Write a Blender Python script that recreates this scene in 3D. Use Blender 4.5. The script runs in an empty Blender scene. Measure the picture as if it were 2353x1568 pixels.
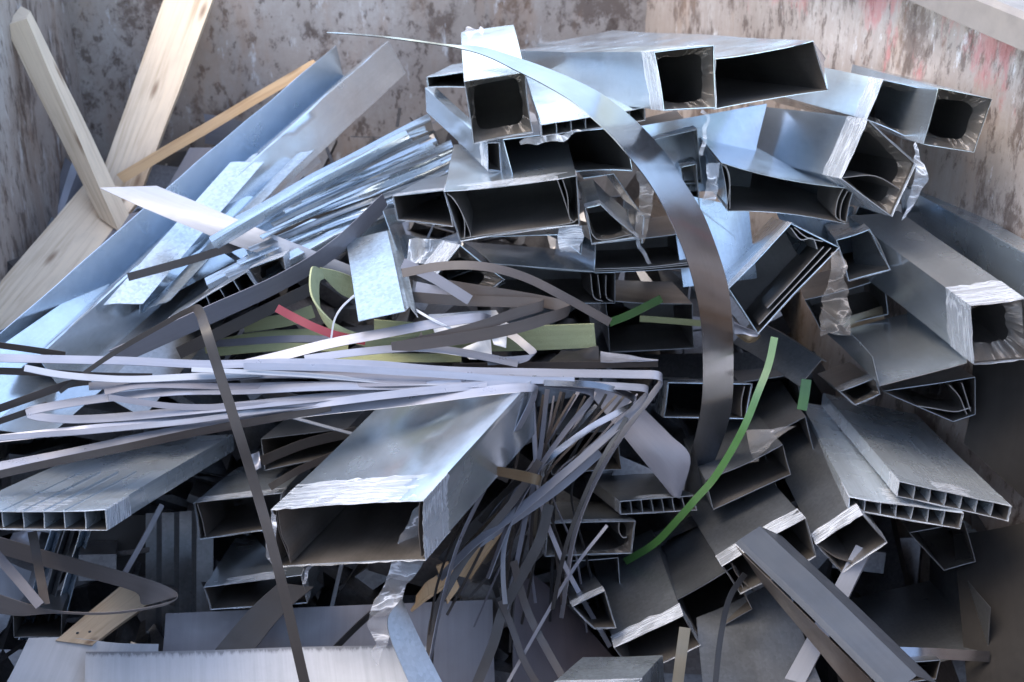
import bpy, bmesh, math, random
from mathutils import Vector, Matrix, noise as mnoise
R = math.radians
rnd = random.Random(7)
sc = bpy.context.scene
COL = sc.collection

# ------------------------------------------------------------------ camera, world, sun, exposure
CAM = Vector((0, 0, 2.6))
PITCH, YAW = 30.0, -4.2
cd = bpy.data.cameras.new("camera"); cam = bpy.data.objects.new("camera", cd); COL.objects.link(cam)
cam.location = CAM
cam.rotation_euler = (R(90 - PITCH), 0, R(YAW))
cd.lens = 50; cd.sensor_width = 36; cd.clip_start = 0.05; cd.clip_end = 500
cd.dof.use_dof = True; cd.dof.focus_distance = 2.75; cd.dof.aperture_fstop = 5.6
sc.camera = cam
SUN_AZ, SUN_EL = -100.0, 60.0          # azimuth clockwise from +Y (the back wall), elevation
w = bpy.data.worlds.new("World"); sc.world = w; w.use_nodes = True
nt = w.node_tree; bg = nt.nodes["Background"]
sky = nt.nodes.new("ShaderNodeTexSky"); sky.sky_type = 'NISHITA'; sky.sun_disc = False
sky.sun_elevation = R(SUN_EL); sky.sun_rotation = R(SUN_AZ); sky.dust_density = 1.0; sky.ozone_density = 1.5
nt.links.new(sky.outputs[0], bg.inputs[0]); bg.inputs[1].default_value = 0.15
sl = bpy.data.lights.new("sun", 'SUN'); so = bpy.data.objects.new("sun", sl); COL.objects.link(so)
sl.energy = 0.6; sl.angle = R(32); sl.color = (1, .95, .87)
sd = Vector((math.sin(R(SUN_AZ)) * math.cos(R(SUN_EL)), math.cos(R(SUN_AZ)) * math.cos(R(SUN_EL)), math.sin(R(SUN_EL))))
so.rotation_euler = sd.to_track_quat('Z', 'Y').to_euler(); so.location = (0, 8, 8)
sc.view_settings.view_transform = 'Standard'; sc.view_settings.look = 'None'
sc.view_settings.gamma = 1; sc.view_settings.use_curve_mapping = False
sc.view_settings.exposure = 2.42
sc.view_settings.use_white_balance = True; sc.view_settings.white_balance_temperature = 7500; sc.view_settings.white_balance_tint = 10
sc.cycles.use_denoising = True
sc.cycles.max_bounces = 10; sc.cycles.glossy_bounces = 7; sc.cycles.transparent_max_bounces = 16
sc.cycles.sample_clamp_indirect = 6.0

# ------------------------------------------------------------------ where a thing stands: sight line cut at distance Y
FPX = 2353 * 50 / 36
RM = cam.rotation_euler.to_matrix()
def ray(x, y): return RM @ Vector(((x - 1176.5) / FPX, -(y - 784) / FPX, -1))
def P(x, y, Y):
    d = ray(x, y); return CAM + d * (Y / d.y)

# ------------------------------------------------------------------ materials
def new_mat(name):
    m = bpy.data.materials.new(name); m.use_nodes = True
    n = m.node_tree; b = n.nodes["Principled BSDF"]; return m, n, b
def N(nt, t, **k):
    n = nt.nodes.new(t)
    for a, v in k.items(): setattr(n, a, v)
    return n
def coords(nt, kind, scale):
    tc = N(nt, "ShaderNodeTexCoord"); mp = N(nt, "ShaderNodeMapping"); mp.inputs["Scale"].default_value = scale
    nt.links.new(tc.outputs[kind], mp.inputs[0]); return mp.outputs[0]
def noise(nt, vec, scale, detail=4, rough=.6, dist=0):
    n = N(nt, "ShaderNodeTexNoise"); n.inputs["Scale"].default_value = scale; n.inputs["Detail"].default_value = detail
    n.inputs["Roughness"].default_value = rough; n.inputs["Distortion"].default_value = dist
    nt.links.new(vec, n.inputs["Vector"]); return n.outputs["Fac"]
def ramp(nt, fac, stops):
    r = N(nt, "ShaderNodeValToRGB"); e = r.color_ramp.elements
    e[0].position, e[0].color = stops[0][0], stops[0][1]
    e[1].position, e[1].color = stops[-1][0], stops[-1][1]
    for p, c in stops[1:-1]:
        q = e.new(p); q.color = c
    nt.links.new(fac, r.inputs[0]); return r.outputs[0]
def g(v): return (v, v, v, 1)
def mix(nt, fac, a, b, blend='MIX'):
    m = N(nt, "ShaderNodeMix", data_type='RGBA', blend_type=blend)
    for i, s in ((0, fac), (6, a), (7, b)):
        if hasattr(s, 'is_linked') or hasattr(s, 'links'): nt.links.new(s, m.inputs[i])
        else: m.inputs[i].default_value = s
    return m.outputs[2]
def math_(nt, op, a, b):
    m = N(nt, "ShaderNodeMath", operation=op)
    for i, s in ((0, a), (1, b)):
        if hasattr(s, 'links'): nt.links.new(s, m.inputs[i])
        else: m.inputs[i].default_value = s
    return m.outputs[0]
def bump(nt, b, h, strength, dist):
    n = N(nt, "ShaderNodeBump"); n.inputs["Strength"].default_value = strength; n.inputs["Distance"].default_value = dist
    nt.links.new(h, n.inputs["Height"]); nt.links.new(n.outputs[0], b.inputs["Normal"])

def metal(name, col, rough=.28, spangle=.25, wave=.5, metallic=1.0, scr=.5, strk=1.0):
    """galvanised sheet: spangle, rolling streaks, light scratches, oil-canning"""
    m, n, b = new_mat(name)
    uv = coords(n, "UV", (1, 1, 1)); ob = coords(n, "Object", (1, 1, 1))
    vo = N(n, "ShaderNodeTexVoronoi"); vo.inputs["Scale"].default_value = 140; n.links.new(ob, vo.inputs["Vector"])
    sp = ramp(n, vo.outputs["Color"], [(0, g(1 - spangle)), (1, g(1.0))])
    big = ramp(n, noise(n, ob, 5, 5, .6), [(.3, g(.90)), (.7, g(1.03))])
    st = noise(n, coords(n, "UV", (3, 160, 1)), 1, 4, .7)
    stc = ramp(n, st, [(.3, g(1 - .14 * strk)), (.7, g(1 + .04 * strk))])
    oi = N(n, "ShaderNodeObjectInfo"); rv = ramp(n, oi.outputs["Random"], [(0, g(.82)), (1, g(1.05))])
    c = mix(n, 1.0, (*col, 1), sp, 'MULTIPLY'); c = mix(n, 1.0, c, big, 'MULTIPLY')
    c = mix(n, .6, c, stc, 'MULTIPLY'); c = mix(n, 1.0, c, rv, 'MULTIPLY')
    # pale scuffs
    sf = ramp(n, noise(n, coords(n, "UV", (5, 170, 1)), 1, 2.5, .55, .1), [(.66, g(0)), (.82, g(1))])
    c = mix(n, math_(n, 'MULTIPLY', sf, .3 * scr), c, (.75, .77, .8, 1))
    n.links.new(c, b.inputs["Base Color"])
    b.inputs["Metallic"].default_value = metallic
    rr = ramp(n, noise(n, ob, 9, 3, .5), [(.3, g(max(.05, rough - .06))), (.7, g(rough + .09))])
    rr = mix(n, math_(n, 'MULTIPLY', sf, .6 * scr), rr, g(.6))
    n.links.new(rr, b.inputs["Roughness"])
    h = math_(n, 'ADD', noise(n, ob, 7, 2, .5), math_(n, 'MULTIPLY', noise(n, coords(n, "UV", (30, 300, 1)), 1, 3, .7), .02 * spangle))
    bump(n, b, h, wave, .004)
    return m
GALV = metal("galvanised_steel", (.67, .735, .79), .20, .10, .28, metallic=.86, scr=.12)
GALVR = metal("galvanised_steel_matt", (.56, .65, .73), .26, .10, .25, metallic=.82, scr=.2, strk=1.6)
PANEL = metal("streaked_panel_steel", (.66, .73, .79), .26, .06, .2, metallic=.62, scr=.5, strk=2.4)
SPANG = metal("spangled_zinc", (.66, .74, .80), .30, .34, .8, metallic=.8, scr=.15)
DARKM = metal("dark_steel", (.30, .315, .335), .34, .2, .4, metallic=.85, scr=.15)  # darker steel tone than the galvanised ones
BUFF = metal("spring_steel", (.31, .32, .35), .19, .06, .25, scr=.2)
INNER = metal("shaded_inner_steel", (.36, .33, .31), .5, .1, .3, scr=.1)  # duct insides: shade and warm reflections put into a darker steel
OFFC = metal("dark_offcut_steel", (.22, .22, .23), .4, .3, .6)  # dark tone for the small offcuts
def paint(name, col, rough=.4, spec=.5, var=.12, metallic=0.0, grain=0.0):
    m, n, b = new_mat(name)
    ob = coords(n, "Object", (1, 1, 1))
    f = ramp(n, noise(n, ob, 9, 6, .65), [(.3, g(1 - var)), (.7, g(1.05))])
    oi = N(n, "ShaderNodeObjectInfo"); rv = ramp(n, oi.outputs["Random"], [(0, g(.85)), (1, g(1.08))])
    c = mix(n, 1.0, (*col, 1), f, 'MULTIPLY'); c = mix(n, 1.0, c, rv, 'MULTIPLY')
    sp = ramp(n, noise(n, ob, 160, 3, .7), [(.68, g(0)), (.76, g(1))])
    c = mix(n, math_(n, 'MULTIPLY', sp, .25), c, (col[0] * .5, col[1] * .5, col[2] * .5, 1))
    stk = ramp(n, noise(n, coords(n, "UV", (2.5, 70, 1)), 1, 6, .7, .4), [(.35, g(.86)), (.65, g(1.04))]); c = mix(n, .8, c, stk, 'MULTIPLY')
    scr = ramp(n, noise(n, coords(n, "UV", (9, 130, 1)), 1, 9, .78, 2.0), [(.70, g(0)), (.76, g(1))])
    c = mix(n, math_(n, 'MULTIPLY', scr, .4), c, (min(1, col[0] * 1.9), min(1, col[1] * 1.9), min(1, col[2] * 1.9), 1))
    du = ramp(n, noise(n, ob, 4.5, 9, .75), [(.5, g(0)), (.75, g(1))]); c = mix(n, math_(n, 'MULTIPLY', du, .3), c, (min(.2, col[0] * .7), min(.17, col[1] * .7), min(.15, col[2] * .6), 1))
    n.links.new(c, b.inputs["Base Color"]); b.inputs["Metallic"].default_value = metallic
    rr = ramp(n, noise(n, ob, 22, 4, .6), [(.3, g(rough - .08)), (.7, g(rough + .1))]); n.links.new(rr, b.inputs["Roughness"])
    b.inputs["Specular IOR Level"].default_value = spec
    bump(n, b, noise(n, ob, 300 if grain else 12, 4, .6), .25 + grain, .002)
    return m
LILAC = paint("pale_coated_steel", (.30, .303, .345), .34, .5, metallic=.45)
WHITE = paint("white_coated_sheet", (.30, .31, .345), .42, .5)
BROWN = paint("shaded_brown_strip", (.062, .05, .046), .45, .4)  # brown that strips take on in shade, given as an even coat
LOOPM = paint("taupe_coated_steel", (.17, .15, .145), .42, .4)
DKBRN = paint("shaded_dark_strip", (.042, .036, .034), .5, .35)  # deeper shade brown of the strips, painted as their colour
GREYP = paint("grey_coated_steel", (.17, .165, .19), .38, .6)
FOAM = paint("yellow_green_foam", (.35, .37, .215), .85, .2, .2, grain=.6)
OLIVE = paint("olive_tape", (.24, .25, .13), .6, .3)
PEACH = paint("peach_liner", (.62, .47, .38), .6, .3)
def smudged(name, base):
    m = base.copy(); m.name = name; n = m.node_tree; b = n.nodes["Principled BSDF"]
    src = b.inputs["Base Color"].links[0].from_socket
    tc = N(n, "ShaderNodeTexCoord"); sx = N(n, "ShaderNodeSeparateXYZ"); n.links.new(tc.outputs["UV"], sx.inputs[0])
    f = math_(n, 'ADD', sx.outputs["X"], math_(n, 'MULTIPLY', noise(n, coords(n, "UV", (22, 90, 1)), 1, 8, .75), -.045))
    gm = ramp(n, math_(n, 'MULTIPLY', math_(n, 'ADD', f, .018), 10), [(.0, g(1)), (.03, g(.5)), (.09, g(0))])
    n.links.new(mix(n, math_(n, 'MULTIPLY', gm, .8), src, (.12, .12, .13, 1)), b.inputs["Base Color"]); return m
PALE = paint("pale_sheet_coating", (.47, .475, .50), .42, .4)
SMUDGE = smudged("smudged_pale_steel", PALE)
RED = paint("red_tape", (.20, .018, .026), .45, .5)
GREEN = paint("green_strapping", (.035, .105, .028), .38, .6)
LIME2 = paint("lit_green_strapping", (.045, .125, .032), .38, .6)  # lighter copy of the strap green, imitates light on the long strap
SHADE = paint("matt_shade_plate", (.020, .018, .017), .8, .15, .3)  # near-black coat imitating deep shade on the added right-hand sheets
BLACK = paint("black_band", (.018, .018, .02), .4, .5)
BRONZE = paint("bronze_clip", (.24, .19, .13), .35, .5, metallic=.8)
PAPER = paint("paper_offcut", (.72, .72, .74), .7, .2)

def wood(name, col):
    m, n, b = new_mat(name)
    gv = noise(n, coords(n, "UV", (2.2, 55, 1)), 1, 6, .6, .9)
    gr = ramp(n, gv, [(.25, (col[0] * .62, col[1] * .52, col[2] * .42, 1)), (.5, (*col, 1)), (.8, (min(1, col[0] * 1.12), col[1] * 1.1, col[2] * 1.05, 1))])
    vo = N(n, "ShaderNodeTexVoronoi", voronoi_dimensions='2D'); vo.inputs["Scale"].default_value = 1; n.links.new(coords(n, "UV", (2.6, 9, 1)), vo.inputs["Vector"])
    kn = ramp(n, vo.outputs["Distance"], [(.025, g(1)), (.11, g(0))])
    c = mix(n, math_(n, 'MULTIPLY', kn, .75), gr, (.16, .075, .035, 1))
    d = ramp(n, noise(n, coords(n, "UV", (5, 7, 1)), 1, 6, .7), [(.45, g(0)), (.8, g(1))])
    c = mix(n, math_(n, 'MULTIPLY', d, .35), c, (.30, .24, .19, 1))
    n.links.new(c, b.inputs["Base Color"]); b.inputs["Roughness"].default_value = .7
    bump(n, b, gv, .3, .002); return m
PINE = wood("sawn_pine", (.66, .52, .385))
OCHRE = wood("orange_pine", (.56, .36, .2))

def film(name, col, alpha, rough=.25, shine=.5):
    """crinkled clear plastic: mostly clear, milky in the creases, shiny at grazing angles"""
    m, n, b = new_mat(name); out = n.nodes["Material Output"]
    s1 = noise(n, coords(n, "UV", (170, 2.5, 1) if "tape" in name else (22, 5, 1)), 1, 3, .6, .2); s2 = noise(n, coords(n, "Object", (1, 1, 1)), 9 if "tape" in name else 11, 2.5, .5, .6)
    h = math_(n, 'MULTIPLY', math_(n, 'ADD', s1, s2), .5)
    cr_ = math_(n, 'ABSOLUTE', math_(n, 'SUBTRACT', h, .5), 0)
    a = ramp(n, cr_, [(.0, g(min(.8, alpha * 4 + .25))), (.012, g(alpha * 1.4)), (.05, g(alpha * .7))])
    b.inputs["Base Color"].default_value = (*col, 1); b.inputs["Roughness"].default_value = rough + .1
    tr = N(n, "ShaderNodeBsdfTransparent"); gl = N(n, "ShaderNodeBsdfGlossy"); gl.inputs["Roughness"].default_value = rough
    lw = N(n, "ShaderNodeLayerWeight"); lw.inputs["Blend"].default_value = .35
    m1 = N(n, "ShaderNodeMixShader"); m2 = N(n, "ShaderNodeMixShader")
    n.links.new(a, m1.inputs[0]); n.links.new(tr.outputs[0], m1.inputs[1]); n.links.new(b.outputs[0], m1.inputs[2])
    n.links.new(math_(n, 'MULTIPLY', lw.outputs["Fresnel"], shine), m2.inputs[0]); n.links.new(m1.outputs[0], m2.inputs[1]); n.links.new(gl.outputs[0], m2.inputs[2])
    n.links.new(m2.outputs[0], out.inputs["Surface"])
    bp = N(n, "ShaderNodeBump"); bp.inputs["Strength"].default_value = .5; bp.inputs["Distance"].default_value = .005
    n.links.new(h, bp.inputs["Height"])
    for q in (b, gl, lw): n.links.new(bp.outputs[0], q.inputs["Normal"])
    return m
TAPE = film("clear_packing_tape", (.66, .69, .74), .36, .2, .35)
FILM = film("torn_clear_film", (.85, .85, .88), .17, .12, .25)
FILMB = film("dusty_film", (.42, .36, .31), .16, .25, .15)

def skip_paint(name, red, streak):
    m, n, b = new_mat(name)
    ob = coords(n, "Object", (1, 1, 1)); v = coords(n, "Object", (1, 1, .45 if streak else .8))
    base = ramp(n, noise(n, ob, 2.6, 8, .65), [(.3, (.285, .235, .20, 1)), (.5, (.375, .32, .285, 1)), (.72, (.465, .425, .40, 1))])
    st = ramp(n, noise(n, coords(n, "Object", (1, 1, .14)), 30, 10, .78, .2), [(.42, g(0)), (.66, g(1))])
    c = mix(n, math_(n, 'MULTIPLY', st, .62 if streak else .3), base, (.25, .19, .16, 1))
    ms = ramp(n, noise(n, ob, 70, 8, .8), [(.40, g(0)), (.62, g(1))])
    c = mix(n, math_(n, 'MULTIPLY', ms, .35), c, (.27, .22, .20, 1))
    bl = ramp(n, noise(n, v, 6.5, 14, .74, .15), [(.525, g(0)), (.60, g(1))])
    c = mix(n, math_(n, 'MULTIPLY', bl, .82), c, (.115, .08, .066, 1))
    fl = ramp(n, noise(n, coords(n, "Object", (1, 1, .6 if not streak else .4)), 26, 12, .74, .1), [(.535, g(0)), (.60, g(1))])
    c = mix(n, math_(n, 'MULTIPLY', fl, .8), c, (.10, .07, .058, 1))
    ru = ramp(n, noise(n, coords(n, "Object", (1, 1, .3)), 4.5, 9, .72), [(.52, g(0)), (.72, g(1))])
    c = mix(n, math_(n, 'MULTIPLY', ru, .5), c, (.33, .18, .10, 1))
    pa = ramp(n, noise(n, coords(n, "Object", (1.1, 1.1, .35)), 19, 6, .7), [(.6, g(0)), (.68, g(1))])
    c = mix(n, math_(n, 'MULTIPLY', pa, .55), c, (.72, .72, .74, 1))
    if red:
        tc = N(n, "ShaderNodeTexCoord"); sx = N(n, "ShaderNodeSeparateXYZ"); n.links.new(tc.outputs["Object"], sx.inputs[0])
        hz = math_(n, 'MULTIPLY', math_(n, 'SUBTRACT', sx.outputs["Z"], red[0]), red[1])     # more red paint left near the rim
        rp = ramp(n, math_(n, 'ADD', noise(n, coords(n, "Object", (1, 1, .4)), 9, 8, .72), hz), [(.58, g(0)), (.66, g(1))])
        c = mix(n, math_(n, 'MULTIPLY', rp, .58), c, (.43, .13, .13, 1))
    n.links.new(c, b.inputs["Base Color"])
    rr = ramp(n, bl, [(0, g(.5)), (1, g(.85))]); n.links.new(rr, b.inputs["Roughness"])
    b.inputs["Specular IOR Level"].default_value = .4
    bump(n, b, math_(n, 'ADD', noise(n, ob, 5, 3, .5), math_(n, 'MULTIPLY', math_(n, 'ADD', bl, fl), -.12)), .4, .01)
    return m
SKIPB = skip_paint("worn_skip_paint", (1.62, .35), False)
SKIPL = skip_paint("streaked_skip_paint", None, True)
SKIPR = skip_paint("red_flecked_skip_paint", (1.33, .65), True)
SKIPF = skip_paint("rusty_front_paint", None, True)
RUST = paint("rusty_plate", (.16, .11, .08), .75, .3, .4)
RAIL = paint("bare_rim_steel", (.24, .21, .195), .5, .4, .3)
CONC = paint("yard_concrete", (.24, .235, .225), .85, .2, .3)

# ------------------------------------------------------------------ mesh helpers
def link_mesh(name, verts, faces, mat, parent=None, uvs=None, origin=None, sharp=28, mat2=None, second=None):
    me = bpy.data.meshes.new(name)
    o0 = origin if origin is not None else (parent.location if parent else sum(verts, Vector()) / len(verts))
    me.from_pydata([v - o0 for v in verts], [], faces); me.update()
    if uvs:
        uvl = me.uv_layers.new(name="UVMap")
        for lp in me.loops: uvl.data[lp.index].uv = uvs[lp.vertex_index]
    me.materials.append(mat)
    if mat2:
        me.materials.append(mat2)
        for p in me.polygons:
            if second(p.vertices): p.material_index = 1
    for p in me.polygons: p.use_smooth = True
    me.set_sharp_from_angle(angle=R(sharp))
    o = bpy.data.objects.new(name, me); COL.objects.link(o)
    if parent: o.parent = parent; o.location = o0 - parent.location
    else: o.location = o0
    return o
def tag(o, label, cat, group=None, kind=None):
    if label: o["label"] = label
    if cat: o["category"] = cat
    if group: o["group"] = group
    if kind: o["kind"] = kind
    return o
def empty(name, loc, label, cat, group=None):
    o = bpy.data.objects.new(name, None); COL.objects.link(o); o.location = loc; o.empty_display_size = .05
    return tag(o, label, cat, group)
def slab_data(grid, t, closed=False, side=0.0, inner_cap=False):
    """grid[i][j] of points (i along the length, j across) -> a closed sheet of thickness t; side shifts the thickness"""
    ni, nj = len(grid), len(grid[0]); nor = []
    for i in range(ni):
        row = []
        for j in range(nj):
            du = grid[min(i + 1, ni - 1)][j] - grid[max(i - 1, 0)][j]
            if closed: dv = grid[i][(j + 1) % nj] - grid[i][j - 1]
            else: dv = grid[i][min(j + 1, nj - 1)] - grid[i][max(j - 1, 0)]
            n_ = du.cross(dv); row.append(n_.normalized() if n_.length > 1e-9 else Vector((0, 0, 1)))
        nor.append(row)
    V, UV = [], []
    for s in (1, -1):
        u = 0
        for i in range(ni):
            if i: u += (grid[i][0] - grid[i - 1][0]).length
            v = 0
            for j in range(nj):
                if j: v += (grid[i][j] - grid[i][j - 1]).length
                V.append(grid[i][j] + nor[i][j] * (t * .5 * (s + side))); UV.append((u, v))
    K = ni * nj; F = []
    jj = nj if closed else nj - 1
    for i in range(ni - 1):
        for j in range(jj):
            j2 = (j + 1) % nj
            a, b_, c, d = i * nj + j, (i + 1) * nj + j, (i + 1) * nj + j2, i * nj + j2
            F.append((a, b_, c, d)); F.append((K + a, K + d, K + c, K + b_))
    for j in range(jj):
        j2 = (j + 1) % nj
        F.append((j, j2, K + j2, K + j)); e = (ni - 1) * nj
        F.append((e + j2, e + j, K + e + j, K + e + j2))
    if not closed:
        for i in range(ni - 1):
            F.append(((i + 1) * nj, i * nj, K + i * nj, K + (i + 1) * nj))
            a = i * nj + nj - 1; b_ = a + nj
            F.append((a, b_, K + b_, K + a))
    return V, F, UV
def nz(p, s=1.0): return mnoise.noise(p * s)
def crom(pts, k=8):
    """Catmull-Rom through lists of numbers"""
    out = []
    q = [[2 * a - b for a, b in zip(pts[0], pts[1])]] + [list(p) for p in pts] + [[2 * a - b for a, b in zip(pts[-1], pts[-2])]]
    for i in range(1, len(q) - 2):
        for s in range(k):
            t = s / k; r = []
            for a, b, c, d in zip(q[i - 1], q[i], q[i + 1], q[i + 2]):
                r.append(.5 * (2 * b + (c - a) * t + (2 * a - 5 * b + 4 * c - d) * t * t + (3 * b - a - 3 * c + d) * t ** 3))
            out.append(r)
    out.append(list(q[-2])); return out

GEO = {}
def face_frame(near, Y, back, k=.75, rise=.05):
    a0 = P(*near[0], Y)
    # a duct lies level or a little raised at its far end
    d = ray(back[0], back[1]); te = -d.z / d.y
    if rise is None: rise = 9
    yb = (CAM.z - a0.z + rise * Y) / (te + rise)
    if Y + .28 < yb < back[2]: back = (back[0], back[1], yb)
    A = P(*back) - a0
    n_ = (Vector((0, 1, 0)) * (1 - k) + A.normalized() * k).normalized(); pts = []
    for x, y in near:
        d = ray(x, y); t = (a0 - CAM).dot(n_) / d.dot(n_); q = CAM + d * t
        if abs(q.y - Y) > .3: q = P(x, y, Y + math.copysign(.3, q.y - Y))
        pts.append(q)
    return pts, A
def ring(c, m, bow):
    out = []
    cen = sum(c, Vector()) / len(c)
    for s in range(len(c)):
        a, b = c[s], c[(s + 1) % len(c)]
        for q in range(m):
            t = q / m; p = a.lerp(b, t); inw = (cen - (a + b) / 2).normalized()
            out.append(p + inw * bow[s] * (a - b).length * 4 * t * (1 - t))
    return out
def duct(label, near, Y, back, tape=.09, hole=0, folds=(), mat=None, name="metal_duct", cat="duct", group=None, cells=0, bow=.02, tape_mat=None, dent=None, rise=None):
    """a folded sheet-steel duct: near = its open end, back = where its first corner goes; parts hang on an Empty at the open end"""
    mat = mat or GALV
    c, A = face_frame(near, Y, back, .75, rise); L = A.length; ax = A.normalized()
    root = empty(name, sum(c, Vector()) / 4, label, cat, group)
    m = 20 if dent else 7; n = max(6, int(L / (.02 if dent else .07))); bw = [rnd.uniform(-.2, 1) * bow for _ in c]
    r0 = ring(c, m, bw); sd_ = rnd.uniform(0, 90); grid = []
    cen = root.location
    for i in range(n + 1):
        s = i / n * L
        grid.append([p + ax * s + (p - cen).normalized() * .004 * nz(Vector((p.x * 4 + sd_, p.z * 4, s * 3))) for p in r0])
    if dent:                                   # (s along, u across the first face, depth, radius)
        q0 = c[0].lerp(c[1], dent[1]) + ax * dent[0]; dn = (c[3] - c[0]).normalized()
        for i in range(n + 1):
            for j in range(m + 1):
                p = grid[i][j]; grid[i][j] = p + dn * dent[2] * math.exp(-((p - q0).length / dent[3]) ** 2)
    V, F, UV = slab_data(grid, .0013, True, -1)
    # blank the buried end
    e = len(V); V.append(cen + A); UV.append((0, 0)); K = (n + 1) * len(r0)
    for j in range(len(r0)): F.append((K + n * len(r0) + j, K + n * len(r0) + (j + 1) % len(r0), e))
    inner_first = (V[0] - cen).length < (V[K] - cen).length            # which of the two skins faces inward
    shell = link_mesh("shell", V, F, mat, root, UV, None, 28, INNER, (lambda q: max(q) < K or e in q) if inner_first else (lambda q: K <= min(q)))
    if tape:
        g2 = []; steps = max(5, int(tape / .012))
        for i in range(steps + 1):
            row = []
            for j, p in enumerate(r0):
                edge = i == steps; s = -.004 + (tape + .004) * i / steps
                if edge: s += .010 * nz(Vector((j * .9, sd_, 3)))
                if i == 0: s += .005 * nz(Vector((j * 1.7, sd_, 9)))
                o_ = (p - cen).normalized()
                row.append(p + ax * s + o_ * (.004 * nz(Vector((p.x * 4 + sd_, p.z * 4, s * 3))) + .0022 + .0018 * abs(nz(Vector((j * 1.3, i * 1.1, sd_))))))
            g2.append(row)
        V, F, UV = slab_data(g2, .0004, True); link_mesh("tape_band", V, F, tape_mat or TAPE, root, UV)
    def uvp(u, v, s=0.0): return (c[0].lerp(c[1], u)).lerp(c[3].lerp(c[2], u), v) + ax * s
    if hole:
        V, F, UV = [], [], []; q = 64
        for i in range(q):
            a = 2 * math.pi * i / q; ca, sa = math.cos(a), math.sin(a)
            k = 1 / max(abs(ca), abs(sa)); V.append(uvp(.5 + .49 * ca * k, .5 + .49 * sa * k, .004)); UV.append((i * .01, 0))
        for lay in (1, 2):
            for i in range(q):
                a = 2 * math.pi * i / q; ca, sa = math.cos(a), math.sin(a)
                k = 1 / (abs(ca) ** 5 + abs(sa) ** 5) ** .2; f = 1 - (lay / 2) * hole * (1 + .45 * nz(Vector((ca * 1.4 + sd_, sa * 1.4, lay))))
                V.append(uvp(.5 + .49 * ca * k * f, .5 + .49 * sa * k * f, .004 + .016 * lay + .008 * nz(Vector((i * .35, lay, sd_))))); UV.append((i * .01, lay * .02))
        for l in range(2):
            for i in range(q): F.append((l * q + i, l * q + (i + 1) % q, (l + 1) * q + (i + 1) % q, (l + 1) * q + i))
        link_mesh("plastic_film", V, F, FILMB, root, UV)
    for fo in folds:
        pts = crom([list(p) for p in fo], 4); gd = []
        for i in range(5): gd.append([uvp(p[0], p[1], .003 + i * .05) for p in pts])
        V, F, UV = slab_data(gd, .0016); link_mesh("folded_flange", V, F, INNER, root, UV)
    for i in range(1, cells):
        u = i / cells; gd = []
        for q in range(5): gd.append([uvp(u + rnd.uniform(-.004, .004) * (q == 0), v, .004 + q * min(.1, L * .2)) for v in (.02, .3, .6, .98)])
        V, F, UV = slab_data(gd, .002); link_mesh("divider", V, F, mat, root, UV)
    root["_c"] = 0; del root["_c"]; GEO[root.name] = (c, ax, uvp)
    return root
def strip_grid(pts, w, tilt=.0, k=8, cross=3, Yc=None):
    """pts (x, y, Y[, w]) centre line; width w px across the sight; tilt pushes the upper edge back (m)"""
    n = len(pts); off = []
    for i in range(n):
        a = Vector(pts[max(i - 1, 0)][:2]); b = Vector(pts[i][:2]); c = Vector(pts[min(i + 1, n - 1)][:2])
        d1, d2 = b - a, c - b
        if d1.length < 1e-6: d1 = d2
        if d2.length < 1e-6: d2 = d1
        d1.normalize(); d2.normalize()
        d = (d1 + d2) if d1.dot(d2) > -.1 else d1
        d.normalize(); o = Vector((d.y, -d.x))
        if off:
            if o.dot(off[-1]) < 0: o = -o
        elif o.y > 0: o = -o
        off.append(o)
    rows = []
    for i, p in enumerate(pts):
        ww = (p[3] if len(p) > 3 else w) * .5
        rows.append([p[0], p[1], p[2], off[i].x * ww, off[i].y * ww])
    rows = crom(rows, k); grid = []; kk = rnd.uniform(0, 50)
    for x, y, Y, ox, oy in rows:
        q0 = P(x, y, Y); Y += .007 * nz(q0 + Vector((kk, 0, 0)), 4) + .0022 * nz(q0 + Vector((0, kk, 0)), 17)
        y += 1.6 * nz(q0 + Vector((0, 0, kk)), 6)
        row = []
        for j in range(cross):
            s = -1 + 2 * j / (cross - 1)
            row.append(P(x + ox * s, y + oy * s, Y + tilt * s))
        grid.append(row)
    return grid
def strip(label, pts, w, mat, tilt=.006, name="metal_strip", cat="strip", group="strips tangled over the heap", t=.0012, parent=None, k=8, wob=.0):
    grid = strip_grid(pts, w, tilt, k)
    if wob:
        for i, row in enumerate(grid):
            for j, p in enumerate(row): grid[i][j] = p + Vector((nz(p, 30), nz(p + Vector((5, 5, 5)), 30), nz(p + Vector((9, 1, 5)), 30))) * wob
    V, F, UV = slab_data(grid, t); o = link_mesh(name, V, F, mat, parent, UV)
    if not parent: tag(o, label, cat, group)
    return o
def band(label, Ls, Rs, Ys, mat, name="metal_band", cat="band", group=None, tilt=0., t=.0014, parent=None, k=6, cross=5, crumple=0., cam_=0.):
    """a ribbon between two outlined edges, each knot at its own distance"""
    n = len(Ls); rows = []
    for i in range(n):
        Y = Ys[i] if i < len(Ys) else Ys[-1]
        Y = Y if isinstance(Y, (tuple, list)) else (Y + tilt, Y - tilt)
        rows.append([*Ls[i], *Rs[i], *Y])
    rows = crom(rows, k); grid = []
    for ax_, ay, bx, by, ya, yb in rows:
        row = []
        for j in range(cross):
            s = j / (cross - 1); p = P(ax_ + (bx - ax_) * s, ay + (by - ay) * s, ya + (yb - ya) * s - cam_ * 4 * s * (1 - s))
            if crumple: p = p + Vector((nz(p, 40), 2 * nz(p + Vector((3, 3, 3)), 30), nz(p + Vector((7, 7, 3)), 40))) * crumple
            row.append(p)
        grid.append(row)
    V, F, UV = slab_data(grid, t); o = link_mesh(name, V, F, mat, parent, UV)
    if not parent: tag(o, label, cat, group)
    return o
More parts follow.
